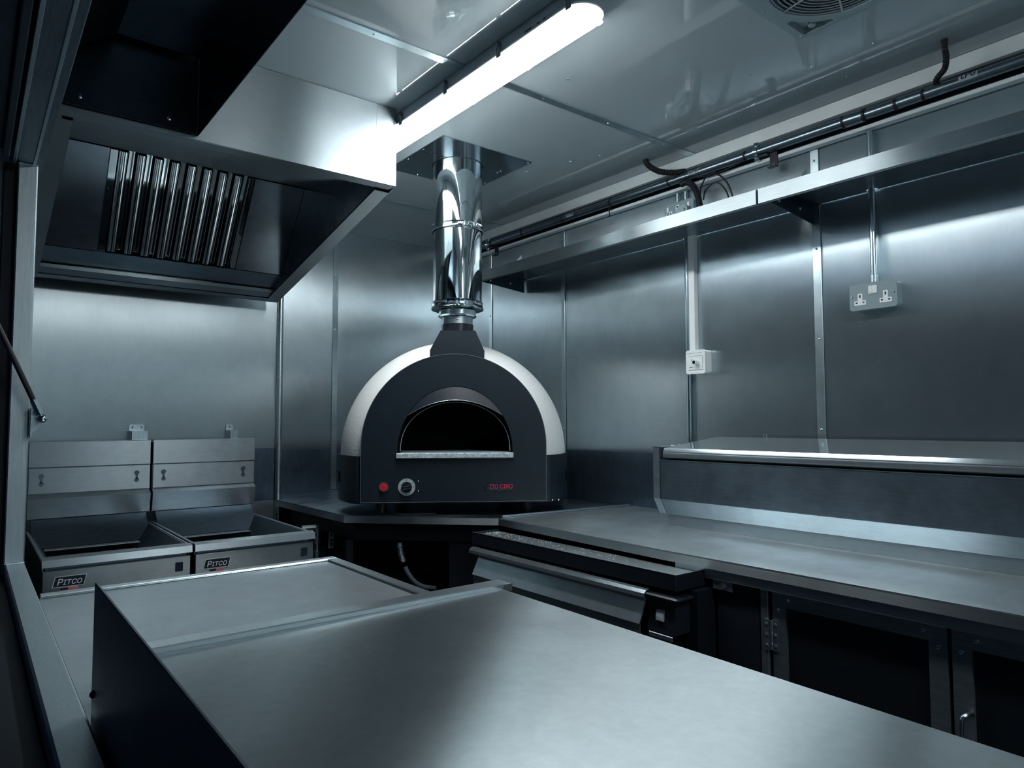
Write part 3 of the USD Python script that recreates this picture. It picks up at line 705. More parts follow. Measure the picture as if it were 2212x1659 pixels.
part(hd, "filter_back", frame(bx(0.0, FXR - FXL, 0.003, flen - 0.003, -0.035, -0.030), fo, (1, 0, 0), fd, fn), "black")
hs = part(hd, "filter_handle", [frame(cat([bx(0.006, 0.009, y, y + 0.003, 0.004, 0.014), bx(0.006, 0.009, y + 0.06, y + 0.063, 0.004, 0.014), bx(0.006, 0.009, y, y + 0.063, 0.014, 0.017)]), fo, (1, 0, 0), fd, fn) for y in (0.15,)] + [frame(cat([bx(FXR - FXL - 0.012, FXR - FXL - 0.009, y, y + 0.003, 0.004, 0.014), bx(FXR - FXL - 0.012, FXR - FXL - 0.009, y + 0.075, y + 0.078, 0.004, 0.014), bx(FXR - FXL - 0.012, FXR - FXL - 0.009, y, y + 0.078, 0.014, 0.016)]), fo, (1, 0, 0), fd, fn) for y in (0.17,)], "black_gloss")
part(hd, "corner_tab", bx(HX0, HX0 + 0.030, HY0 - 0.004, HY0 - 0.002, HZ0 - 0.035, HZ0 + 0.008), "hood_steel")

cp = thing("extraction_canopy", "dark steel extraction canopy over the worktops beside the serving hatch", "hood", (0.3, 1.0, 2.086))
CX0, CX1, CY0, CY1, CB = 0.136, 0.489, -0.5, 2.062, 2.086
part(cp, "side_panel", bx(CX1 - 0.002, CX1, CY0, CY1, CB, CZ - 0.0015), "canopy_steel")
part(cp, "wall_panel", bx(CX0, CX0 + 0.002, CY0, CY1, CB, CZ - 0.0015), "canopy_steel")
part(cp, "end_panel", bx(CX0 + 0.0025, CX1 - 0.0025, CY1 - 0.002, CY1, CB, CZ - 0.0015), "canopy_steel")
part(cp, "end_panel", bx(CX0 + 0.0025, CX1 - 0.0025, CY0, CY0 + 0.002, CB, CZ - 0.0015), "canopy_steel")
part(cp, "inner_roof", bx(CX0 + 0.0025, CX1 - 0.0025, CY0 + 0.003, CY1 - 0.03, 2.30, 2.303), "canopy_steel")
part(cp, "inner_duct", [prism([(CX0 + 0.003, 2.20), (CX0 + 0.14, 2.298), (CX0 + 0.003, 2.298)], "y", CY0 + 0.1, CY1 - 0.03)], "canopy_steel")
ef = part(cp, "end_flange", [bx(CX0 + 0.003, CX1 - 0.006, CY1 - 0.014, CY1 - 0.012, CB, CB + 0.052), bx(CX0 + 0.003, CX1 - 0.006, CY1 - 0.0115, CY1 - 0.003, CB + 0.050, CB + 0.052)], "canopy_steel")
part(ef, "bolt", [screw((x, CY1 - 0.014, CB + 0.026), (0, -1, 0), 0.007, 0.005) for x in (0.20, 0.41)], "chrome")

# ================================================================== FRYERS
GY = 2.53                                   # fryer fronts
FW = 0.426


def fryer(x0, label):
    rx0, rx1 = x0 + 0.0005, x0 + FW - 0.0015
    t = thing("deep_fryer", label, "deep fryer", (x0 + FW / 2, GY + 0.35, 0.0), group=None)
    x1 = x0 + FW
    # cabinet
    part(t, "cabinet", [bx(x0 + 0.004, x1 - 0.004, GY + 0.06, 3.32, 0.10, 0.62), bx(x0 + 0.004, x0 + 0.008, GY + 0.032, 3.32, 0.621, 0.845), bx(x1 - 0.008, x1 - 0.004, GY + 0.032, 3.32, 0.621, 0.845)], "fryer_dark")
    for x in (x0 + 0.05, x1 - 0.05):
        for y in (GY + 0.1, 3.26):
            part(t, "leg", cyl((x, y, 0.0), (x, y, 0.0995), 0.022, 14), "zinc")
    part(t, "door", bx(x0 + 0.012, x1 - 0.012, GY + 0.040, GY + 0.058, 0.14, 0.60, 0.003), "fryer_steel")
    part(t, "front_panel", bx(x0 + 0.004, x1 - 0.004, GY + 0.010, GY + 0.030, 0.625, 0.822, 0.002), "fryer_front")
    # rolled front lip with a bevelled pale face, side rims
    part(t, "front_lip", prism([(GY, 0.834), (GY + 0.004, 0.856), (GY + 0.030, 0.862), (GY + 0.030, 0.834)], "x", x0 + 0.001, x1 - 0.001), "fryer_steel")
    for a, b in ((x0, x0 + 0.010), (x1 - 0.010, x1)):
        part(t, "side_rim", bx(a, b, GY + 0.031, 3.25, 0.846, 0.857, 0.002), "fryer_steel")
    tank = [prism([(x0 + 0.0105, 0.855), (x0 + 0.055, 0.775), (x0 + 0.058, 0.777), (x0 + 0.0135, 0.855)], "y", GY + 0.036, 3.245), prism([(x1 - 0.0105, 0.855), (x1 - 0.075, 0.775), (x1 - 0.078, 0.777), (x1 - 0.0135, 0.855)], "y", GY + 0.036, 3.245), bx(x0 + 0.013, x1 - 0.013, GY + 0.032, GY + 0.034, 0.70, 0.850), bx(x0 + 0.03, x1 - 0.03, GY + 0.036, 3.10, 0.755, 0.758)]
    part(t, "tank", tank, "fryer_dark")
    part(t, "back_slope", [slab(x0 + 0.0145, x1 - 0.0145, 3.140, 0.801, 3.249, 0.897, 0.003)], "fryer_dark")
    part(t, "ledge", [bx(x0 + 0.05, x1 - 0.06, 3.098, 3.139, 0.798, 0.8005), bx(x0 + 0.055, x1 - 0.065, 3.070, 3.097, 0.776, 0.7785)], "fryer_steel")
    part(t, "flue_riser", [bx(rx0, rx1, 3.2585, 3.350, 0.899, 1.192)], "fryer_dark")
    part(t, "upper_panel", [bx(rx0, rx1, 3.246, 3.256, 1.0995, 1.2000, 0.0015), bx(rx0, rx1, 3.2565, 3.29, 1.198, 1.2005)], "fryer_steel")
    sp_ = part(t, "slot_panel", bx(rx0 + 0.003, rx1 - 0.001, 3.251, 3.258, 0.998, 1.0955), "fryer_steel")
    for xc in (rx0 + 0.043, rx1 - 0.050):
        part(sp_, "peg", [cyl((xc, 3.243, 1.066), (xc, 3.2508, 1.066), 0.0085, 14), cyl((xc, 3.2495, 1.035), (xc, 3.2508, 1.035), 0.0088, 14), bx(xc - 0.004, xc + 0.004, 3.2495, 3.2508, 1.039, 1.060)], "fryer_dark")
    part(t, "lower_panel", [prism([(3.250, 0.993), (3.228, 0.980), (3.246, 0.902), (3.257, 0.902), (3.257, 0.993)], "x", rx0, rx1)], "fryer_steel")
    # badge with lettering and flag sticker
    bd = part(t, "badge", prism([(x0 + 0.030, 0.7705), (x0 + 0.112, 0.7705), (x0 + 0.119, 0.8015), (x0 + 0.037, 0.8015)], "y", GY + 0.0085, GY + 0.0098), "navy_print", "dark badge plate with pale lettering")
    pp = Polygon([(x0 + 0.030, 0.7705), (x0 + 0.112, 0.7705), (x0 + 0.119, 0.8015), (x0 + 0.037, 0.8015)])
    part(bd, "outline", prism(pp.buffer(0.001).difference(pp.buffer(-0.0008)), "y", GY + 0.0080, GY + 0.0088), "pale_print")
    let = []
    for s_, h, xx in (("P", 0.0185, 0.0), ("ITCO", 0.0145, 0.0165)):
        w = meshkit.text_mesh(s_, h, 0.0006, bold=True)
        v = np.array(w.vertices)
        width = v[:, 0].max()
        v[:, 0] = v[:, 0] * (0.0155 / width if s_ == "P" else 0.050 / width) + xx + v[:, 1] * 0.22
        let.append(trimesh.Trimesh(np.stack([x0 + 0.0395 + v[:, 0], GY + 0.0084 - v[:, 2], 0.7765 + v[:, 1]], 1), w.faces, process=False))
    part(bd, "lettering", let, "pale_print", smooth=False)
    flag = part(t, "flag_sticker", [bx(x0 + 0.050, x0 + 0.098, GY + 0.0088, GY + 0.0098, 0.7555, 0.7680)], "pale_print", "small flag sticker")
    part(flag, "stripe", [bx(x0 + 0.0505, x0 + 0.0975, GY + 0.0082, GY + 0.0087, z, z + 0.0012) for z in (0.7560, 0.7584, 0.7608, 0.7632, 0.7656)], "red_print")
    part(flag, "canton", bx(x0 + 0.0505, x0 + 0.071, GY + 0.0076, GY + 0.0081, 0.7610, 0.7676), "navy_print")
    part(t, "window", prism(rrect(x1 - 0.052, x1 - 0.028, 0.7735, 0.8035, 0.003), "y", GY + 0.0088, GY + 0.0098), "navy_print", "small dark indicator window")
    return t


f1 = fryer(0.188, "left deep fryer, its front beside the hatch post")
copy_of(f1, "deep_fryer", "right deep fryer, next to the oven counter", "deep fryer", (0.621 + FW / 2, GY + 0.35, 0.0))


def wall_bracket(x0, x1, label):
    t = thing("flue_bracket", label, "bracket", ((x0 + x1) / 2, 3.31, 1.2008))
    part(t, "foot", bx(x0, x1, 3.282, 3.285, 1.2008, 1.238), "zinc")
    part(t, "arm", bx(x0, x1, 3.2852, 3.3540, 1.2355, 1.238), "zinc")
    b = part(t, "wall_tab", bx(x0, x1, 3.3545, 3.3575, 1.2355, 1.266), "dull_zinc")
    xs_ = (x0 + 0.012, x1 - 0.012) if x1 - x0 > 0.04 else ((x0 + x1) / 2,)
    part(b, "screw", [screw((x, 3.3545, 1.254), (0, -1, 0), 0.005, 0.003) for x in xs_], "chrome")


wall_bracket(0.546, 0.605, "wide two-screw steel bracket on top of the left fryer flue")
wall_bracket(0.946, 0.978, "narrow one-screw steel bracket on top of the right fryer flue")

cpip = thing("riser_pipe", "galvanised pipe standing at the wall corner between fryers and oven counter", "pipe", (1.190, 3.342, 0.0))
part(cpip, "lower_tube", cyl((1.190, 3.342, 0.0), (1.190, 3.342, 1.198), 0.0145, 20), "dull_zinc")
part(cpip, "upper_tube", cyl((1.190, 3.342, 1.1985), (1.190, 3.342, CZ - 0.001), 0.0132, 20), "dull_zinc")

# gas tap with its tag beside the oven counter
gt = thing("gas_tap", "gas tap fittings with a hanging pale tag beside the right fryer", "gas fitting", (1.19, 2.85, 0.45))
part(gt, "pipe", cyl((1.19, 2.86, 0.40), (1.19, 2.86, 0.835), 0.010, 12), "dull_zinc")
part(gt, "fitting", [cyl((1.19, 2.86, z), (1.19, 2.86, z + h), r, 8) for z, h, r in ((0.80, 0.025, 0.016), (0.755, 0.03, 0.015), (0.70, 0.025, 0.017), (0.65, 0.03, 0.015))] + [cyl((1.12, 2.86, 0.825), (1.20, 2.86, 0.825), 0.012, 10)], "dull_zinc")
part(gt, "tap_lever", bx(1.200, 1.216, 2.830, 2.838, 0.70, 0.75, 0.002), "black_gloss")
tg_ = part(gt, "tag", prism([(1.225, 0.735), (1.249, 0.735), (1.253, 0.800), (1.247, 0.806), (1.234, 0.806), (1.230, 0.800)], "y", 2.826, 2.828), "label_paper", "pale hanging warning tag")
part(tg_, "print", [bx(1.236, 1.244, 2.8245, 2.8258, z, z + h) for z, h in ((0.742, 0.016), (0.762, 0.012), (0.785, 0.009))], "navy_print")

# ================================================================== OVEN COUNTER AND OVEN
T = 0.904
oc = thing("oven_counter", "corner counter with a clipped front edge carrying the pizza oven", "counter", (1.8, 2.9, 0))
outline = Polygon([(1.174, 3.322), (1.184, 2.582), (1.618, 2.139), (2.295, 2.081), (2.295, 3.604), (1.184, 3.604), (1.184, 3.362), (1.208, 3.362), (1.208, 3.322)])
part(oc, "worktop", prism(outline, "z", T - 0.003, T), "oven_counter_steel")
inn = outline.buffer(-0.002, join_style=2)
part(oc, "front_edge", prism(outline.difference(outline.buffer(-0.004, join_style=2)).intersection(sbox(1.0, 2.0, 1.70, 3.56)), "z", T - 0.030, T - 0.0032), "shelf_steel", "bright folded front edge")
part(oc, "under_frame", prism(outline.buffer(-0.055, join_style=2).difference(outline.buffer(-0.10, join_style=2)), "z", 0.80, T - 0.0035), "black")
part(oc, "back_panel", prism([(1.24, 3.50), (1.26, 3.50), (1.26, 2.98), (1.24, 2.98)], "z", 0.0, 0.80), "dark_panel")
a_, b_ = np.array([1.33, 2.56]), np.array([1.50, 2.39])
part(oc, "door", prism([(1.520, 2.335), (1.735, 2.140), (1.742, 2.150), (1.527, 2.345)], "z", 0.05, 0.80), "dark_panel")
part(oc, "carcass", prism([(1.62, 2.60), (2.20, 2.25), (2.27, 2.25), (2.27, 3.55), (1.33, 3.55), (1.33, 3.0)], "z", 0.0, 0.80), "black")
part(oc, "leg", [bx(1.205, 1.235, 2.60, 2.63, 0.0, 0.80), bx(1.215, 1.245, 3.45, 3.48, 0.0, 0.80)], "black")

hz = thing("gas_hose", "black braided gas hose curving under the oven counter", "hose", (1.5, 2.42, 0.5))
hp = curve([(1.375, 2.475, 0.790), (1.380, 2.47, 0.745), (1.387, 2.462, 0.715), (1.398, 2.452, 0.675), (1.425, 2.44, 0.635), (1.46, 2.43, 0.612), (1.51, 2.42, 0.600)])
part(hz, "hose", tube(hp[60:], 0.0095, 12), "smoked_plastic")
part(hz, "fitting", [tube(hp[:60:12], 0.012, 8)] + [cyl(hp[k], hp[k + 3], 0.0155, 6) for k in (6, 22, 40)], "dull_zinc")

OV = np.array([1.52, 2.297])
ROT = -33.3
ov = thing("pizza_oven", "domed white pizza oven with a black arched steel front", "oven", (OV[0], OV[1], T + 0.0005), ROT)
# local frame: x to the right along the front, y into the corner, z up from the counter
Z = lambda z: z - (T + 0.0005)
R0, CYO = 0.490, 0.330
for x, y in ((-0.30, 0.13), (0.30, 0.13), (-0.25, 0.60), (0.25, 0.60)):
    part(ov, "foot", cyl((x, y, 0.0), (x, y, Z(0.951)), 0.026, 18), "black_gloss")
an = np.linspace(0, 2 * math.pi, 97)[:-1]
drum = Polygon([(0.497 * math.cos(a), CYO + 0.497 * math.sin(a)) for a in an]).intersection(sbox(-1, 0.012, 1, 2))
part(ov, "base_drum", prism(drum, "z", Z(0.9515), Z(1.1380)), "oven_black")
for sgn in (-1, 1):
    a = math.radians(180 + 12) if sgn < 0 else math.radians(-12)
    part(ov, "vent_slot", frame(bx(-0.045, 0.045, -0.022, 0.022, 0, 0.0015), (0.4965 * math.cos(a), CYO + 0.4965 * math.sin(a), Z(1.045)), (-math.sin(a), math.cos(a), 0), (0, 0, 1), (math.cos(a), math.sin(a), 0)), "soot")
dome_m = m3.Manifold.sphere(1.0, 160).scale((R0, R0, 0.488)).translate((0, CYO, Z(1.1385)))
dome_m = dome_m.trim_by_plane((0, 0, 1), Z(1.1385)).trim_by_plane((0, 1, 0), 0.006)
arch = [(-0.250, Z(1.1385))] + [(0.003 + 0.250 * -math.cos(a), Z(1.150) + 0.285 * math.sin(a)) for a in np.linspace(0.02, math.pi - 0.02, 25)] + [(0.256, Z(1.1385))]
cavm = m3.Manifold.extrude(m3.CrossSection([[(x, z) for x, z in arch[::-1]]]), 0.62).rotate((90, 0, 0)).translate((0, 0.60, 0))
dome_m = dome_m - cavm
part(ov, "dome", tm(dome_m), "oven_white", "white rendered dome")
# front plate: an arched sheet with the mouth cut out
ax = 0.367
zc = 1.178
pts = [(-ax, Z(0.957)), (ax, Z(0.957))] + [(ax * math.cos(a), Z(zc) + ax * math.sin(a)) for a in np.linspace(0, math.pi, 61)]
mouth = Polygon([(-0.226, Z(1.1515)), (0.232, Z(1.1515))] + [(0.003 + 0.229 * math.cos(a), Z(1.1515) + 0.260 * math.sin(a)) for a in np.linspace(0, math.pi, 49)])
part(ov, "front_plate", prism(Polygon(pts).difference(mouth), "y", -0.004, 0.004), "oven_black", "black arched steel front plate")
part(ov, "front_edge", prism(Polygon(pts).difference(Polygon(pts).buffer(-0.0025)), "y", -0.0052, -0.0041), "smoked_plastic")
# brick arch just inside the mouth and the chamber behind
inner = Polygon([(-0.214, Z(1.151)), (0.222, Z(1.151))] + [(0.004 + 0.218 * math.cos(a), Z(1.151) + 0.200 * math.sin(a) ** 0.85) for a in np.linspace(0.01, math.pi - 0.01, 49)])
part(ov, "mouth_arch", prism(mouth.buffer(-0.0006).difference(inner), "y", 0.030, 0.060), "soot")
rim = inner.buffer(0.0022).difference(inner)
part(ov, "arch_edge", prism(rim.intersection(sbox(-1, Z(1.156), 1, Z(1.36))), "y", 0.028, 0.0298), "stone")
part(ov, "chamber", prism(mouth.buffer(0.004).difference(mouth.buffer(-0.0003)).intersection(sbox(-1, Z(1.152), 1, 3)), "y", 0.0045, 0.30), "soot")
part(ov, "chamber_back", prism(mouth.buffer(0.004), "y", 0.301, 0.305), "soot")
slabm = bx(-0.2285, 0.2335, -0.022, 0.30, Z(1.1295), Z(1.1508), 0.003)
part(ov, "hearth_slab", slabm, "stone", "pale speckled stone hearth edge")
# visor over the mouth
nv = 33
u = np.linspace(-1, 1, nv)
topx, topz = 0.003 + 0.188 * u, Z(1.1515) + 0.260 * np.sqrt(1 - (0.188 * u / 0.229) ** 2)
botz = Z(1.3600) - (Z(1.3600) - topz[0]) * u ** 2
vv, ff = [], []
for off in (0.0, 0.0022):
    for k in range(nv):
        vv += [(topx[k], -0.0050 - off, topz[k]), (topx[k], -0.0050 - off - 0.014 * (1 - u[k] ** 2), botz[k] - 0.0003)]
for k in range(nv - 1):
    a, b, c, e = 2 * k, 2 * k + 1, 2 * k + 3, 2 * k + 2
    o = 2 * nv
    ff += [[a, c, b], [a, e, c], [o + a, o + b, o + c], [o + a, o + c, o + e], [b, c, o + c], [b, o + c, o + b], [a, o + e, e], [a, o + a, o + e]]
part(ov, "visor", trimesh.Trimesh(vv, ff, process=False), "oven_black")
part(ov, "visor_edge_glint", tube([(topx[k], -0.0068 - 0.014 * (1 - u[k] ** 2), botz[k] - 0.0012) for k in range(nv)], 0.0011, 6), "dull_zinc")  # paler line stands in for light caught along the lower edge
part(ov, "visor_gap_shade", tube([(topx[k], -0.0062, topz[k] + 0.0016) for k in range(nv)], 0.0012, 6), "soot")  # dark tube stands in for the shaded gap over the visor, not soot
# chimney hood behind the plate, spigot
hp0 = [(-0.100, Z(1.470)), (0.114, Z(1.470)), (0.120, Z(1.556)), (0.083, Z(1.640)), (-0.057, Z(1.640)), (-0.099, Z(1.560))]
part(ov, "chimney_hood", prism(Polygon(hp0), "y", 0.012, 0.185), "oven_black")
cx_, cy_ = 0.014 * 0.72, 0.100
lx = np.array([FX - OV[0], FYY - OV[1]])
rc, rs = math.cos(math.radians(ROT)), math.sin(math.radians(ROT))
fl_loc = (lx[0] * rc + lx[1] * rs, -lx[0] * rs + lx[1] * rc)
part(ov, "spigot", lathe([(0.04, Z(1.6405)), (0.0660, Z(1.6405)), (0.0660, Z(1.6725)), (0.04, Z(1.6725))], 48, fl_loc), "black_gloss")
# controls
part(ov, "igniter_button", [cyl((-0.276, -0.0042, Z(1.019)), (-0.276, -0.009, Z(1.019)), 0.0165, 24), cyl((-0.276, -0.009, Z(1.017)), (-0.276, -0.020, Z(1.016)), 0.0118, 24)], "red_plastic", "red push button")
part(ov, "button_ring", lathe([(0.0166, 0), (0.0185, 0), (0.0185, 0.006), (0.0166, 0.006)], 32).apply_transform(trimesh.transformations.rotation_matrix(math.pi / 2, [1, 0, 0])).apply_translation((-0.276, -0.0042, Z(1.019))), "dull_zinc")
dial = lathe([(0.021, 0), (0.0335, 0), (0.0335, 0.003), (0.021, 0.003)], 40).apply_transform(trimesh.transformations.rotation_matrix(math.pi / 2, [1, 0, 0])).apply_translation((-0.187, -0.0043, Z(1.018)))
dr = part(ov, "control_dial", dial, "pale_metal", "silver dial ring")
part(dr, "dial_mark", [cyl((-0.187 + 0.0275 * math.cos(a), -0.0074, Z(1.018) + 0.0275 * math.sin(a)), (-0.187 + 0.0275 * math.cos(a), -0.0079, Z(1.018) + 0.0275 * math.sin(a)), 0.0018, 8) for a in (1.6, 2.8, 3.5, 4.7, 0.6, 0.0)], "black")
part(ov, "control_knob", [cyl((-0.187, -0.0043, Z(1.018)), (-0.187, -0.014, Z(1.018)), 0.0208, 28), frame(bx(-0.019, 0.019, -0.0065, 0.0065, 0, 0.013, 0.002), (-0.187, -0.0142, Z(1.018)), (0.985, 0, 0.17), (-0.17, 0, 0.985), (0, -1, 0))], "black_gloss")
part(ov, "knob_trim", [frame(bx(-0.018, 0.018, -0.001, 0.001, 0, 0.0006), (-0.187 - 0.17 * o_, -0.0276, Z(1.018) + 0.985 * o_), (0.985, 0, 0.17), (-0.17, 0, 0.985), (0, -1, 0)) for o_ in (-0.0058, 0.0058)], "zinc")
part(ov, "screw", [screw((-0.1435, -0.0042, Z(z)), (0, -1, 0), 0.0042, 0.002) for z in (1.039, 1.001)], "chrome")
part(ov, "base_bolt", [screw((x, 0.028, Z(0.9575)), (0, -1, 0), 0.004, 0.003) for x in (0.395, 0.42)], "zinc")
txt = meshkit.text_mesh("ZIO CIRO", 0.0165, 0.0006)
v = np.array(txt.vertices)
v[:, 0] *= 0.094 / v[:, 0].max()
lg = part(ov, "logo", trimesh.Trimesh(np.stack([0.136 + v[:, 0], -0.0043 - v[:, 2], Z(1.0085) + v[:, 1]], 1), txt.faces, process=False), "red_print", "small red lettering with a dark swirl", smooth=False)
swirl = curve([(0.134, 0, 1.036), (0.127, 0, 1.030), (0.128, 0, 1.022), (0.120, 0, 1.018), (0.117, 0, 1.010), (0.124, 0, 1.006), (0.121, 0, 1.000), (0.132, 0, 0.998)], 8)
part(lg, "swirl", tube([(x, -0.0045, Z(z)) for x, _, z in swirl], 0.0014, 5), "black")
part(lg, "underline", bx(0.140, 0.232, -0.0048, -0.0043, Z(1.0045), Z(1.0055)), "smoked_plastic")
part(lg, "small_print", [bx(x, x + 0.008, -0.0048, -0.0043, Z(0.9935), Z(0.9965)) for x in (0.160, 0.171, 0.184, 0.195, 0.206, 0.216)], "black")

ms = thing("metal_offcut", "loose folded steel offcut lying on the counter under the oven", "metal sheet", (1.46, 2.42, T))
part(ms, "sheet", prism([(1.372, 2.448), (1.428, 2.520), (1.590, 2.405), (1.560, 2.292)], "z", T + 0.0004, T + 0.0016), "canopy_steel")
part(ms, "raised_lip", trimesh.Trimesh(*(lambda m: (m.vertices, m.faces))(prism([(1.372, 2.448), (1.358, 2.483), (1.490, 2.400), (1.481, 2.372)], "z", T + 0.0020, T + 0.0034))), "dull_zinc")

# ================================================================== RIGHT COUNTER
rc_ = thing("steel_counter", "long stainless counter along the right wall", "counter", (1.93, 0.8, 0))
ctop = Polygon([(1.606, 2.115), (1.572, 1.30), (1.562, -1.2), (2.295, -1.2), (2.295, 2.0595), (1.640, 2.115)])
part(rc_, "worktop", prism(ctop, "z", T - 0.003, T + 0.001), "counter_steel")
part(rc_, "seam_upstand", prism([(1.625, 2.1210), (2.290, 2.0648), (2.290, 2.0738), (1.625, 2.1302)], "z", T + 0.0014, T + 0.009), "strip_steel", "raised joint to the oven counter")
part(rc_, "front_edge", prism([(1.606, 2.112), (1.572, 1.30), (1.562, -1.2), (1.566, -1.2), (1.576, 1.30), (1.610, 2.112)], "z", T - 0.027, T - 0.0032), "shelf_steel", "folded front edge")
part(rc_, "under_rail", prism([(1.5795, 1.262), (1.570, -1.2), (1.60, -1.2), (1.60, 1.262)], "z", 0.850, T - 0.0275), "shelf_steel")
part(rc_, "carcass", bx(1.66, 2.29, -1.2, 0.99, 0.05, 0.848), "black")
part(rc_, "side_panel", bx(1.592, 1.656, 0.985, 1.006, 0.0, 0.8485, 0.002), "door_steel")
part(rc_, "bay_side", bx(1.655, 2.28, 1.012, 1.022, 0.0, 0.85), "dark_panel")
part(rc_, "bay_back", bx(2.20, 2.28, 1.03, 2.05, 0.0, 0.85), "black")
part(rc_, "bay_shade_sheet", prism([(1.595, 1.010), (1.595, 1.135), (1.60, 1.135), (1.60, 1.010)], "z", 0.0, 0.845), "dark_panel")  # dark sheet: the shadow lying on this panel is put into its colour


def door(y1, y0, label, hinge, handle):
    """A framed door on the front of the right counter, y1 its far edge."""
    d_ = part(rc_, "door", bx(1.6085, 1.625, y0 + 0.034, y1 - 0.034, 0.10, 0.813), "black", label)
    X0, X1 = 1.598, 1.608
    zt, zb, w = 0.847, 0.06, 0.036
    part(d_, "rail", prism([(y1, zt), (y0, zt), (y0 + w, zt - w), (y1 - w, zt - w)], "x", X0, X1), "door_steel")
    part(d_, "rail", prism([(y1, zb), (y0, zb), (y0 + w, zb + w), (y1 - w, zb + w)], "x", X0, X1), "door_steel")
    part(d_, "stile", prism([(y1, zb + 0.0004), (y1, zt - 0.0004), (y1 - w, zt - w - 0.0004), (y1 - w, zb + w + 0.0004)], "x", X0, X1), "door_steel")
    part(d_, "stile", prism([(y0, zb + 0.0004), (y0, zt - 0.0004), (y0 + w, zt - w - 0.0004), (y0 + w, zb + w + 0.0004)], "x", X0, X1), "door_steel")
    part(d_, "screw", [screw((X0, y, z), (-1, 0, 0), 0.0048, 0.002) for y, z in ((y1 - 0.045, zt - 0.017), (y0 + 0.045, zt - 0.017), (y1 - 0.017, zt - 0.045), (y0 + 0.017, zt - 0.045))], "chrome")
    if hinge:
        for zc_ in (0.738, 0.20):
            part(d_, "hinge", [bx(1.5955, 1.5978, y1 - 0.016, y1 - 0.001, zc_ - 0.038, zc_ + 0.038), bx(1.5890, 1.5918, y1 + 0.005, y1 + 0.019, zc_ - 0.038, zc_ + 0.038), cyl((1.595, y1 + 0.002, zc_ - 0.036), (1.595, y1 + 0.002, zc_ + 0.036), 0.0035, 8)] + [screw((1.5955, y1 - 0.0085, zc_ + k), (-1, 0, 0), 0.0048, 0.002) for k in (-0.026, 0, 0.026)] + [screw((1.5890, y1 + 0.012, zc_ + k), (-1, 0, 0), 0.0048, 0.002) for k in (-0.026, 0, 0.026)], "door_steel")
    if handle:
        yc = y1 - 0.022
        part(d_, "handle", tube(curve([(1.598, yc - 0.012, 0.685), (1.580, yc - 0.006, 0.685), (1.571, yc, 0.672), (1.570, yc, 0.62), (1.571, yc, 0.545), (1.580, yc - 0.006, 0.532), (1.598, yc - 0.012, 0.532)]), 0.0042, 10), "zinc")


door(0.976, 0.582, "hinged dark door in a riveted steel frame", True, False)
door(0.574, 0.18, "dark door with a bar handle in a riveted steel frame", False, True)

# pull-out unit under the far half of the counter
pu = thing("undercounter_grill", "undercounter grill unit with a tray shelf, sloping steel flap and rocker switch", "grill", (1.6, 1.6, 0))
TX, TY0, TY1, TZ = 1.462, 1.166, 2.094, 0.8695
tr = part(pu, "tray", [bx(TX + 0.004, 1.585, TY0 + 0.003, TY1 - 0.003, TZ - 0.012, TZ - 0.008)], "counter_steel", "steel tray surface with scattered crumbs")
part(tr, "tray_wall", [bx(TX, TX + 0.0035, TY0, TY1, TZ - 0.041, TZ, 0.001), bx(TX + 0.004, 1.586, TY0, TY0 + 0.0025, TZ - 0.041, TZ), bx(TX + 0.004, 1.586, TY1 - 0.0025, TY1, TZ - 0.041, TZ)], "black_gloss")
part(tr, "tray_rim_glint", [bx(TX - 0.0006, TX + 0.0040, TY0, TY1, TZ + 0.0001, TZ + 0.0012), bx(TX + 0.0042, 1.586, TY0, TY0 + 0.003, TZ + 0.0001, TZ + 0.0012)], "strip_steel")  # pale strips stand in for the glint on the black tray's edges
part(tr, "corner_seam", bx(TX - 0.0008, TX - 0.0001, TY0, TY0 + 0.0015, TZ - 0.041, TZ), "strip_steel")
rng = np.random.default_rng(7)
part(tr, "crumbs", [move(trimesh.creation.icosphere(0, 0.0012), (TX + 0.05 + 0.065 * rng.random(), TY1 - 0.01 - 0.75 * rng.random() ** 2.2, TZ - 0.0075)) for _ in range(160)], "pale_print", kind="stuff")
part(pu, "body", [bx(1.52, 2.18, 1.145, 2.07, 0.25, 0.824)], "black")
part(pu, "leg", [bx(x, x + 0.04, y, y + 0.04, 0.0, 0.2495) for x in (1.54, 2.12) for y in (1.16, 2.01)], "black")
part(pu, "handle_flap", prism([(1.462, 0.8195), (1.450, 0.8175), (1.441, 0.810), (1.440, 0.800), (1.446, 0.7935), (1.4475, 0.796), (1.4435, 0.8015), (1.4445, 0.809), (1.452, 0.8148), (1.462, 0.8165)], "y", 1.258, 2.082), "unit_steel", "rolled steel handle lip")
part(pu, "flap", [prism([(1.466, 0.788), (1.4365, 0.7275), (1.4400, 0.7265), (1.470, 0.788)], "y", 1.272, 2.056)], "unit_steel", "sloping brushed steel flap")
part(pu, "flap_base", bx(1.4405, 1.4445, 1.274, 2.054, 0.690, 0.7260), "door_steel")
part(pu, "flap_back", bx(1.472, 1.519, 1.262, 2.066, 0.40, 0.822), "black")
cpn = part(pu, "control_panel", prism([(1.462, 0.800), (1.452, 0.715), (1.519, 0.715), (1.519, 0.800)], "y", 1.168, 1.256), "black_gloss", "black control panel")
part(cpn, "top_ledge", bx(1.445, 1.518, 1.150, 1.260, 0.803, 0.8135, 0.004), "black_gloss")
part(cpn, "lower_trim", bx(1.448, 1.452, 1.170, 1.250, 0.700, 0.7135, 0.002), "door_steel")
part(cpn, "rocker_switch", prism([(1.4585, 0.774), (1.4555, 0.7445), (1.4500, 0.7465), (1.4500, 0.757), (1.4545, 0.773)], "y", 1.202, 1.226), "label_paper", "clear rocker switch")
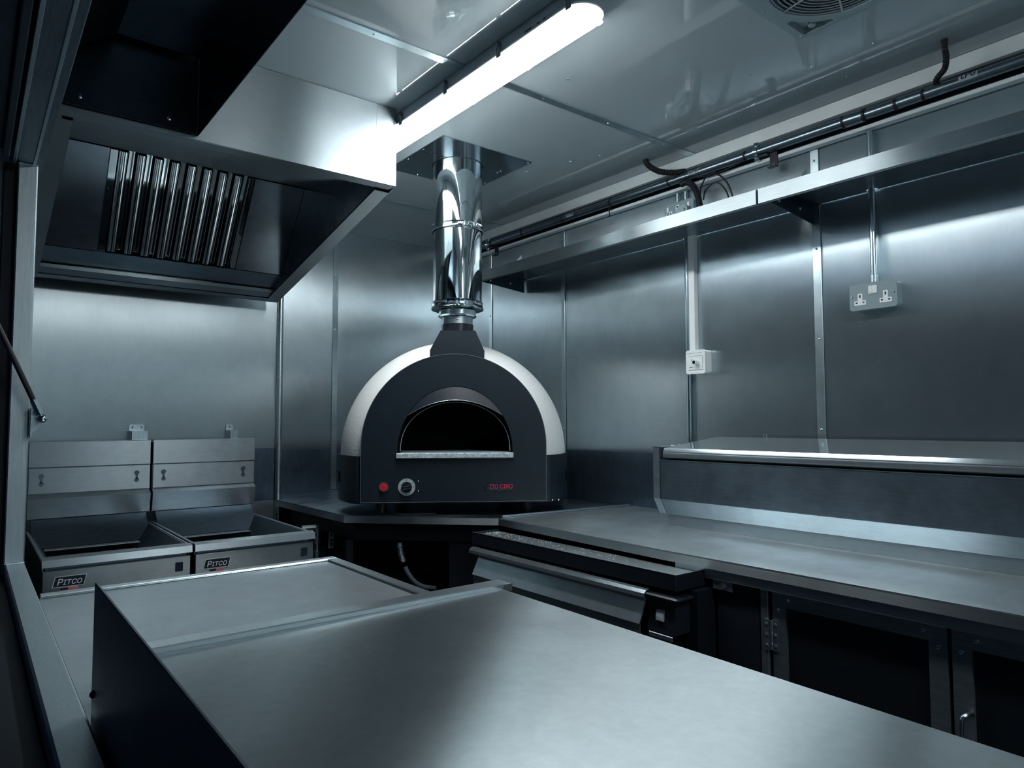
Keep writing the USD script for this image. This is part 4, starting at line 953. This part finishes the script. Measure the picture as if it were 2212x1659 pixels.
part(pu, "side_bracket", [bx(1.583, 1.586, 1.080, 1.140, 0.825, 0.852), cyl((1.5828, 1.105, 0.838), (1.580, 1.105, 0.838), 0.008, 14)], "door_steel")

# refrigerated topping unit standing on the counter
tu = thing("topping_unit", "stainless refrigerated topping unit with a closed lid on the right counter", "topping unit", (2.1, 0.7, T + 0.001))
Y0, Y1 = 0.05, 1.604
Zb = T + 0.0015
part(tu, "plinth", bx(1.968, 2.26, Y0, Y1 - 0.003, Zb, 0.943), "unit_steel")
part(tu, "skirt", prism([(1.932, 0.999), (1.966, 0.944), (1.972, 0.944), (1.938, 0.999)], "y", Y0, Y1), "unit_steel", "sloping lower skirt")
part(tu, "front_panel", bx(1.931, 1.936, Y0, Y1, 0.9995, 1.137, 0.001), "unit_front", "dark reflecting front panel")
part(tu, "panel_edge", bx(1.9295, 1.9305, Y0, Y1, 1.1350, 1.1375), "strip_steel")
part(tu, "body", bx(1.98, 2.27, Y0, Y1 - 0.002, 0.9435, 1.139), "black")
for ya in (Y1 + 0.0005, Y0 - 0.030):
    part(tu, "end_cheek", prism([(1.929, 1.180), (1.929, 1.000), (1.962, 0.944), (2.27, 0.944), (2.27, 1.180)], "y", ya, ya + 0.028), "door_steel" if ya > 1 else "unit_steel")
part(tu, "cheek_top", prism([(1.9285, 1.1805), (2.27, 1.1805), (2.27, 1.1835), (1.9285, 1.1835)], "y", Y1 - 0.01, Y1 + 0.029), "strip_steel")
part(tu, "cheek_edge", [prism([(1.9275, 1.180), (1.9275, 1.000), (1.9605, 0.944), (1.9615, 0.944), (1.9288, 1.000), (1.9288, 1.180)], "y", Y1 - 0.001, Y1 + 0.0015)], "strip_steel")
ld = part(tu, "lid", prism([(1.940, 1.1785), (2.25, 1.2130), (2.25, 1.2080), (1.940, 1.1735)], "y", Y0, Y1 - 0.014), "lid_mirror", "smooth reflecting lid")
part(ld, "lid_lip", prism([(1.9395, 1.1785), (1.9330, 1.1665), (1.9330, 1.1640), (1.9395, 1.1640)], "y", Y0, Y1 - 0.014), "unit_steel")
part(ld, "lid_roll", prism([(1.9325, 1.1635), (1.9290, 1.1600), (1.9280, 1.1530), (1.9295, 1.1470), (1.9330, 1.1445), (1.9360, 1.1445), (1.9360, 1.1635)], "y", Y0, Y1 - 0.016), "unit_steel")
part(tu, "hinge_pin", [cyl((2.249, 1.392 + k, 1.2135), (2.249, 1.392 + k, 1.226), 0.002, 8) for k in (0.0, -0.012)], "dull_zinc")
part(tu, "cheek_bolt", [cyl((x, Y1 + 0.012, 1.1838), (x, Y1 + 0.012, 1.1868), 0.008, 10) for x in (2.02, 2.06)], "pale_print")

# ================================================================== LEFT WORKTOPS
rt_ = thing("lidded_worktop", "stainless topped fridge counter with a raised rim in front of the fryers", "worktop", (0.52, 1.6, 0))
part(rt_, "top", [bx(0.1465, 0.868, 1.27, 2.003, 0.846, 0.8540)], "lid_steel")
part(rt_, "hatch_side_flange", bx(0.1465, 0.172, 0.985, 1.2695, 0.846, 0.8540), "lid_steel")
part(rt_, "rim_back", bx(0.1495, 0.899, 2.004, 2.036, 0.838, 0.8600, 0.002), "counter_steel")
part(rt_, "rim_right", bx(0.8690, 0.899, 1.26, 2.0035, 0.838, 0.8600, 0.002), "counter_steel")
part(rt_, "rim_bead", [bx(0.148, 0.8665, 1.9985, 2.0025, 0.8545, 0.8575, 0.001)], "strip_steel")
part(rt_, "groove", bx(0.8625, 0.8680, 1.27, 1.998, 0.8542, 0.8546), "black")
part(rt_, "body", bx(0.1495, 0.885, 1.265, 2.02, 0.08, 0.8375), "fryer_dark")
part(rt_, "foot", [cyl((x, y, 0.0), (x, y, 0.0795), 0.02, 12) for x in (0.2, 0.83) for y in (1.32, 1.96)], "zinc")

tb = thing("foreground_worktop", "wide stainless worktop in the foreground with a raised back rim", "worktop", (0.5, 0.4, 0))
ztop = 0.911
tpoly = Polygon([(0.176, 1.205), (0.918, 1.205), (0.916, 1.1640), (0.898, 0.25), (0.880, -0.70), (0.134, -0.70), (0.134, 0.99), (0.176, 0.992)])
part(tb, "top", prism(tpoly, "z", ztop - 0.004, ztop), "table_steel")
part(tb, "back_rim", [bx(0.176, 0.9435, 1.2055, 1.2470, ztop - 0.006, 0.9205, 0.002), bx(0.919, 0.9435, 1.198, 1.2052, ztop - 0.006, 0.9200)], "counter_steel")
part(tb, "front_edge", prism([(0.918, 1.200), (0.898, 0.25), (0.880, -0.70), (0.876, -0.70), (0.894, 0.25), (0.914, 1.200)], "z", ztop - 0.035, ztop - 0.0045), "counter_steel")
part(tb, "body", bx(0.176, 0.860, -0.68, 1.235, 0.10, ztop - 0.040), "fryer_dark")
part(tb, "foot", [cyl((x, y, 0.0), (x, y, 0.0995), 0.02, 12) for x in (0.2, 0.80) for y in (-0.6, 1.18)], "zinc")
ps = part(tb, "splash_plate", bx(0.1290, 0.1325, -0.70, 0.994, ztop - 0.20, 1.0745, 0.001), "canopy_steel", "upright splash plate along the hatch side, shade put into dark steel")  # faces away from the lamps; that shade is put into the dark steel
part(ps, "screw", screw((0.1290, 0.978, 0.945), (-1, 0, 0), 0.005, 0.004), "black")
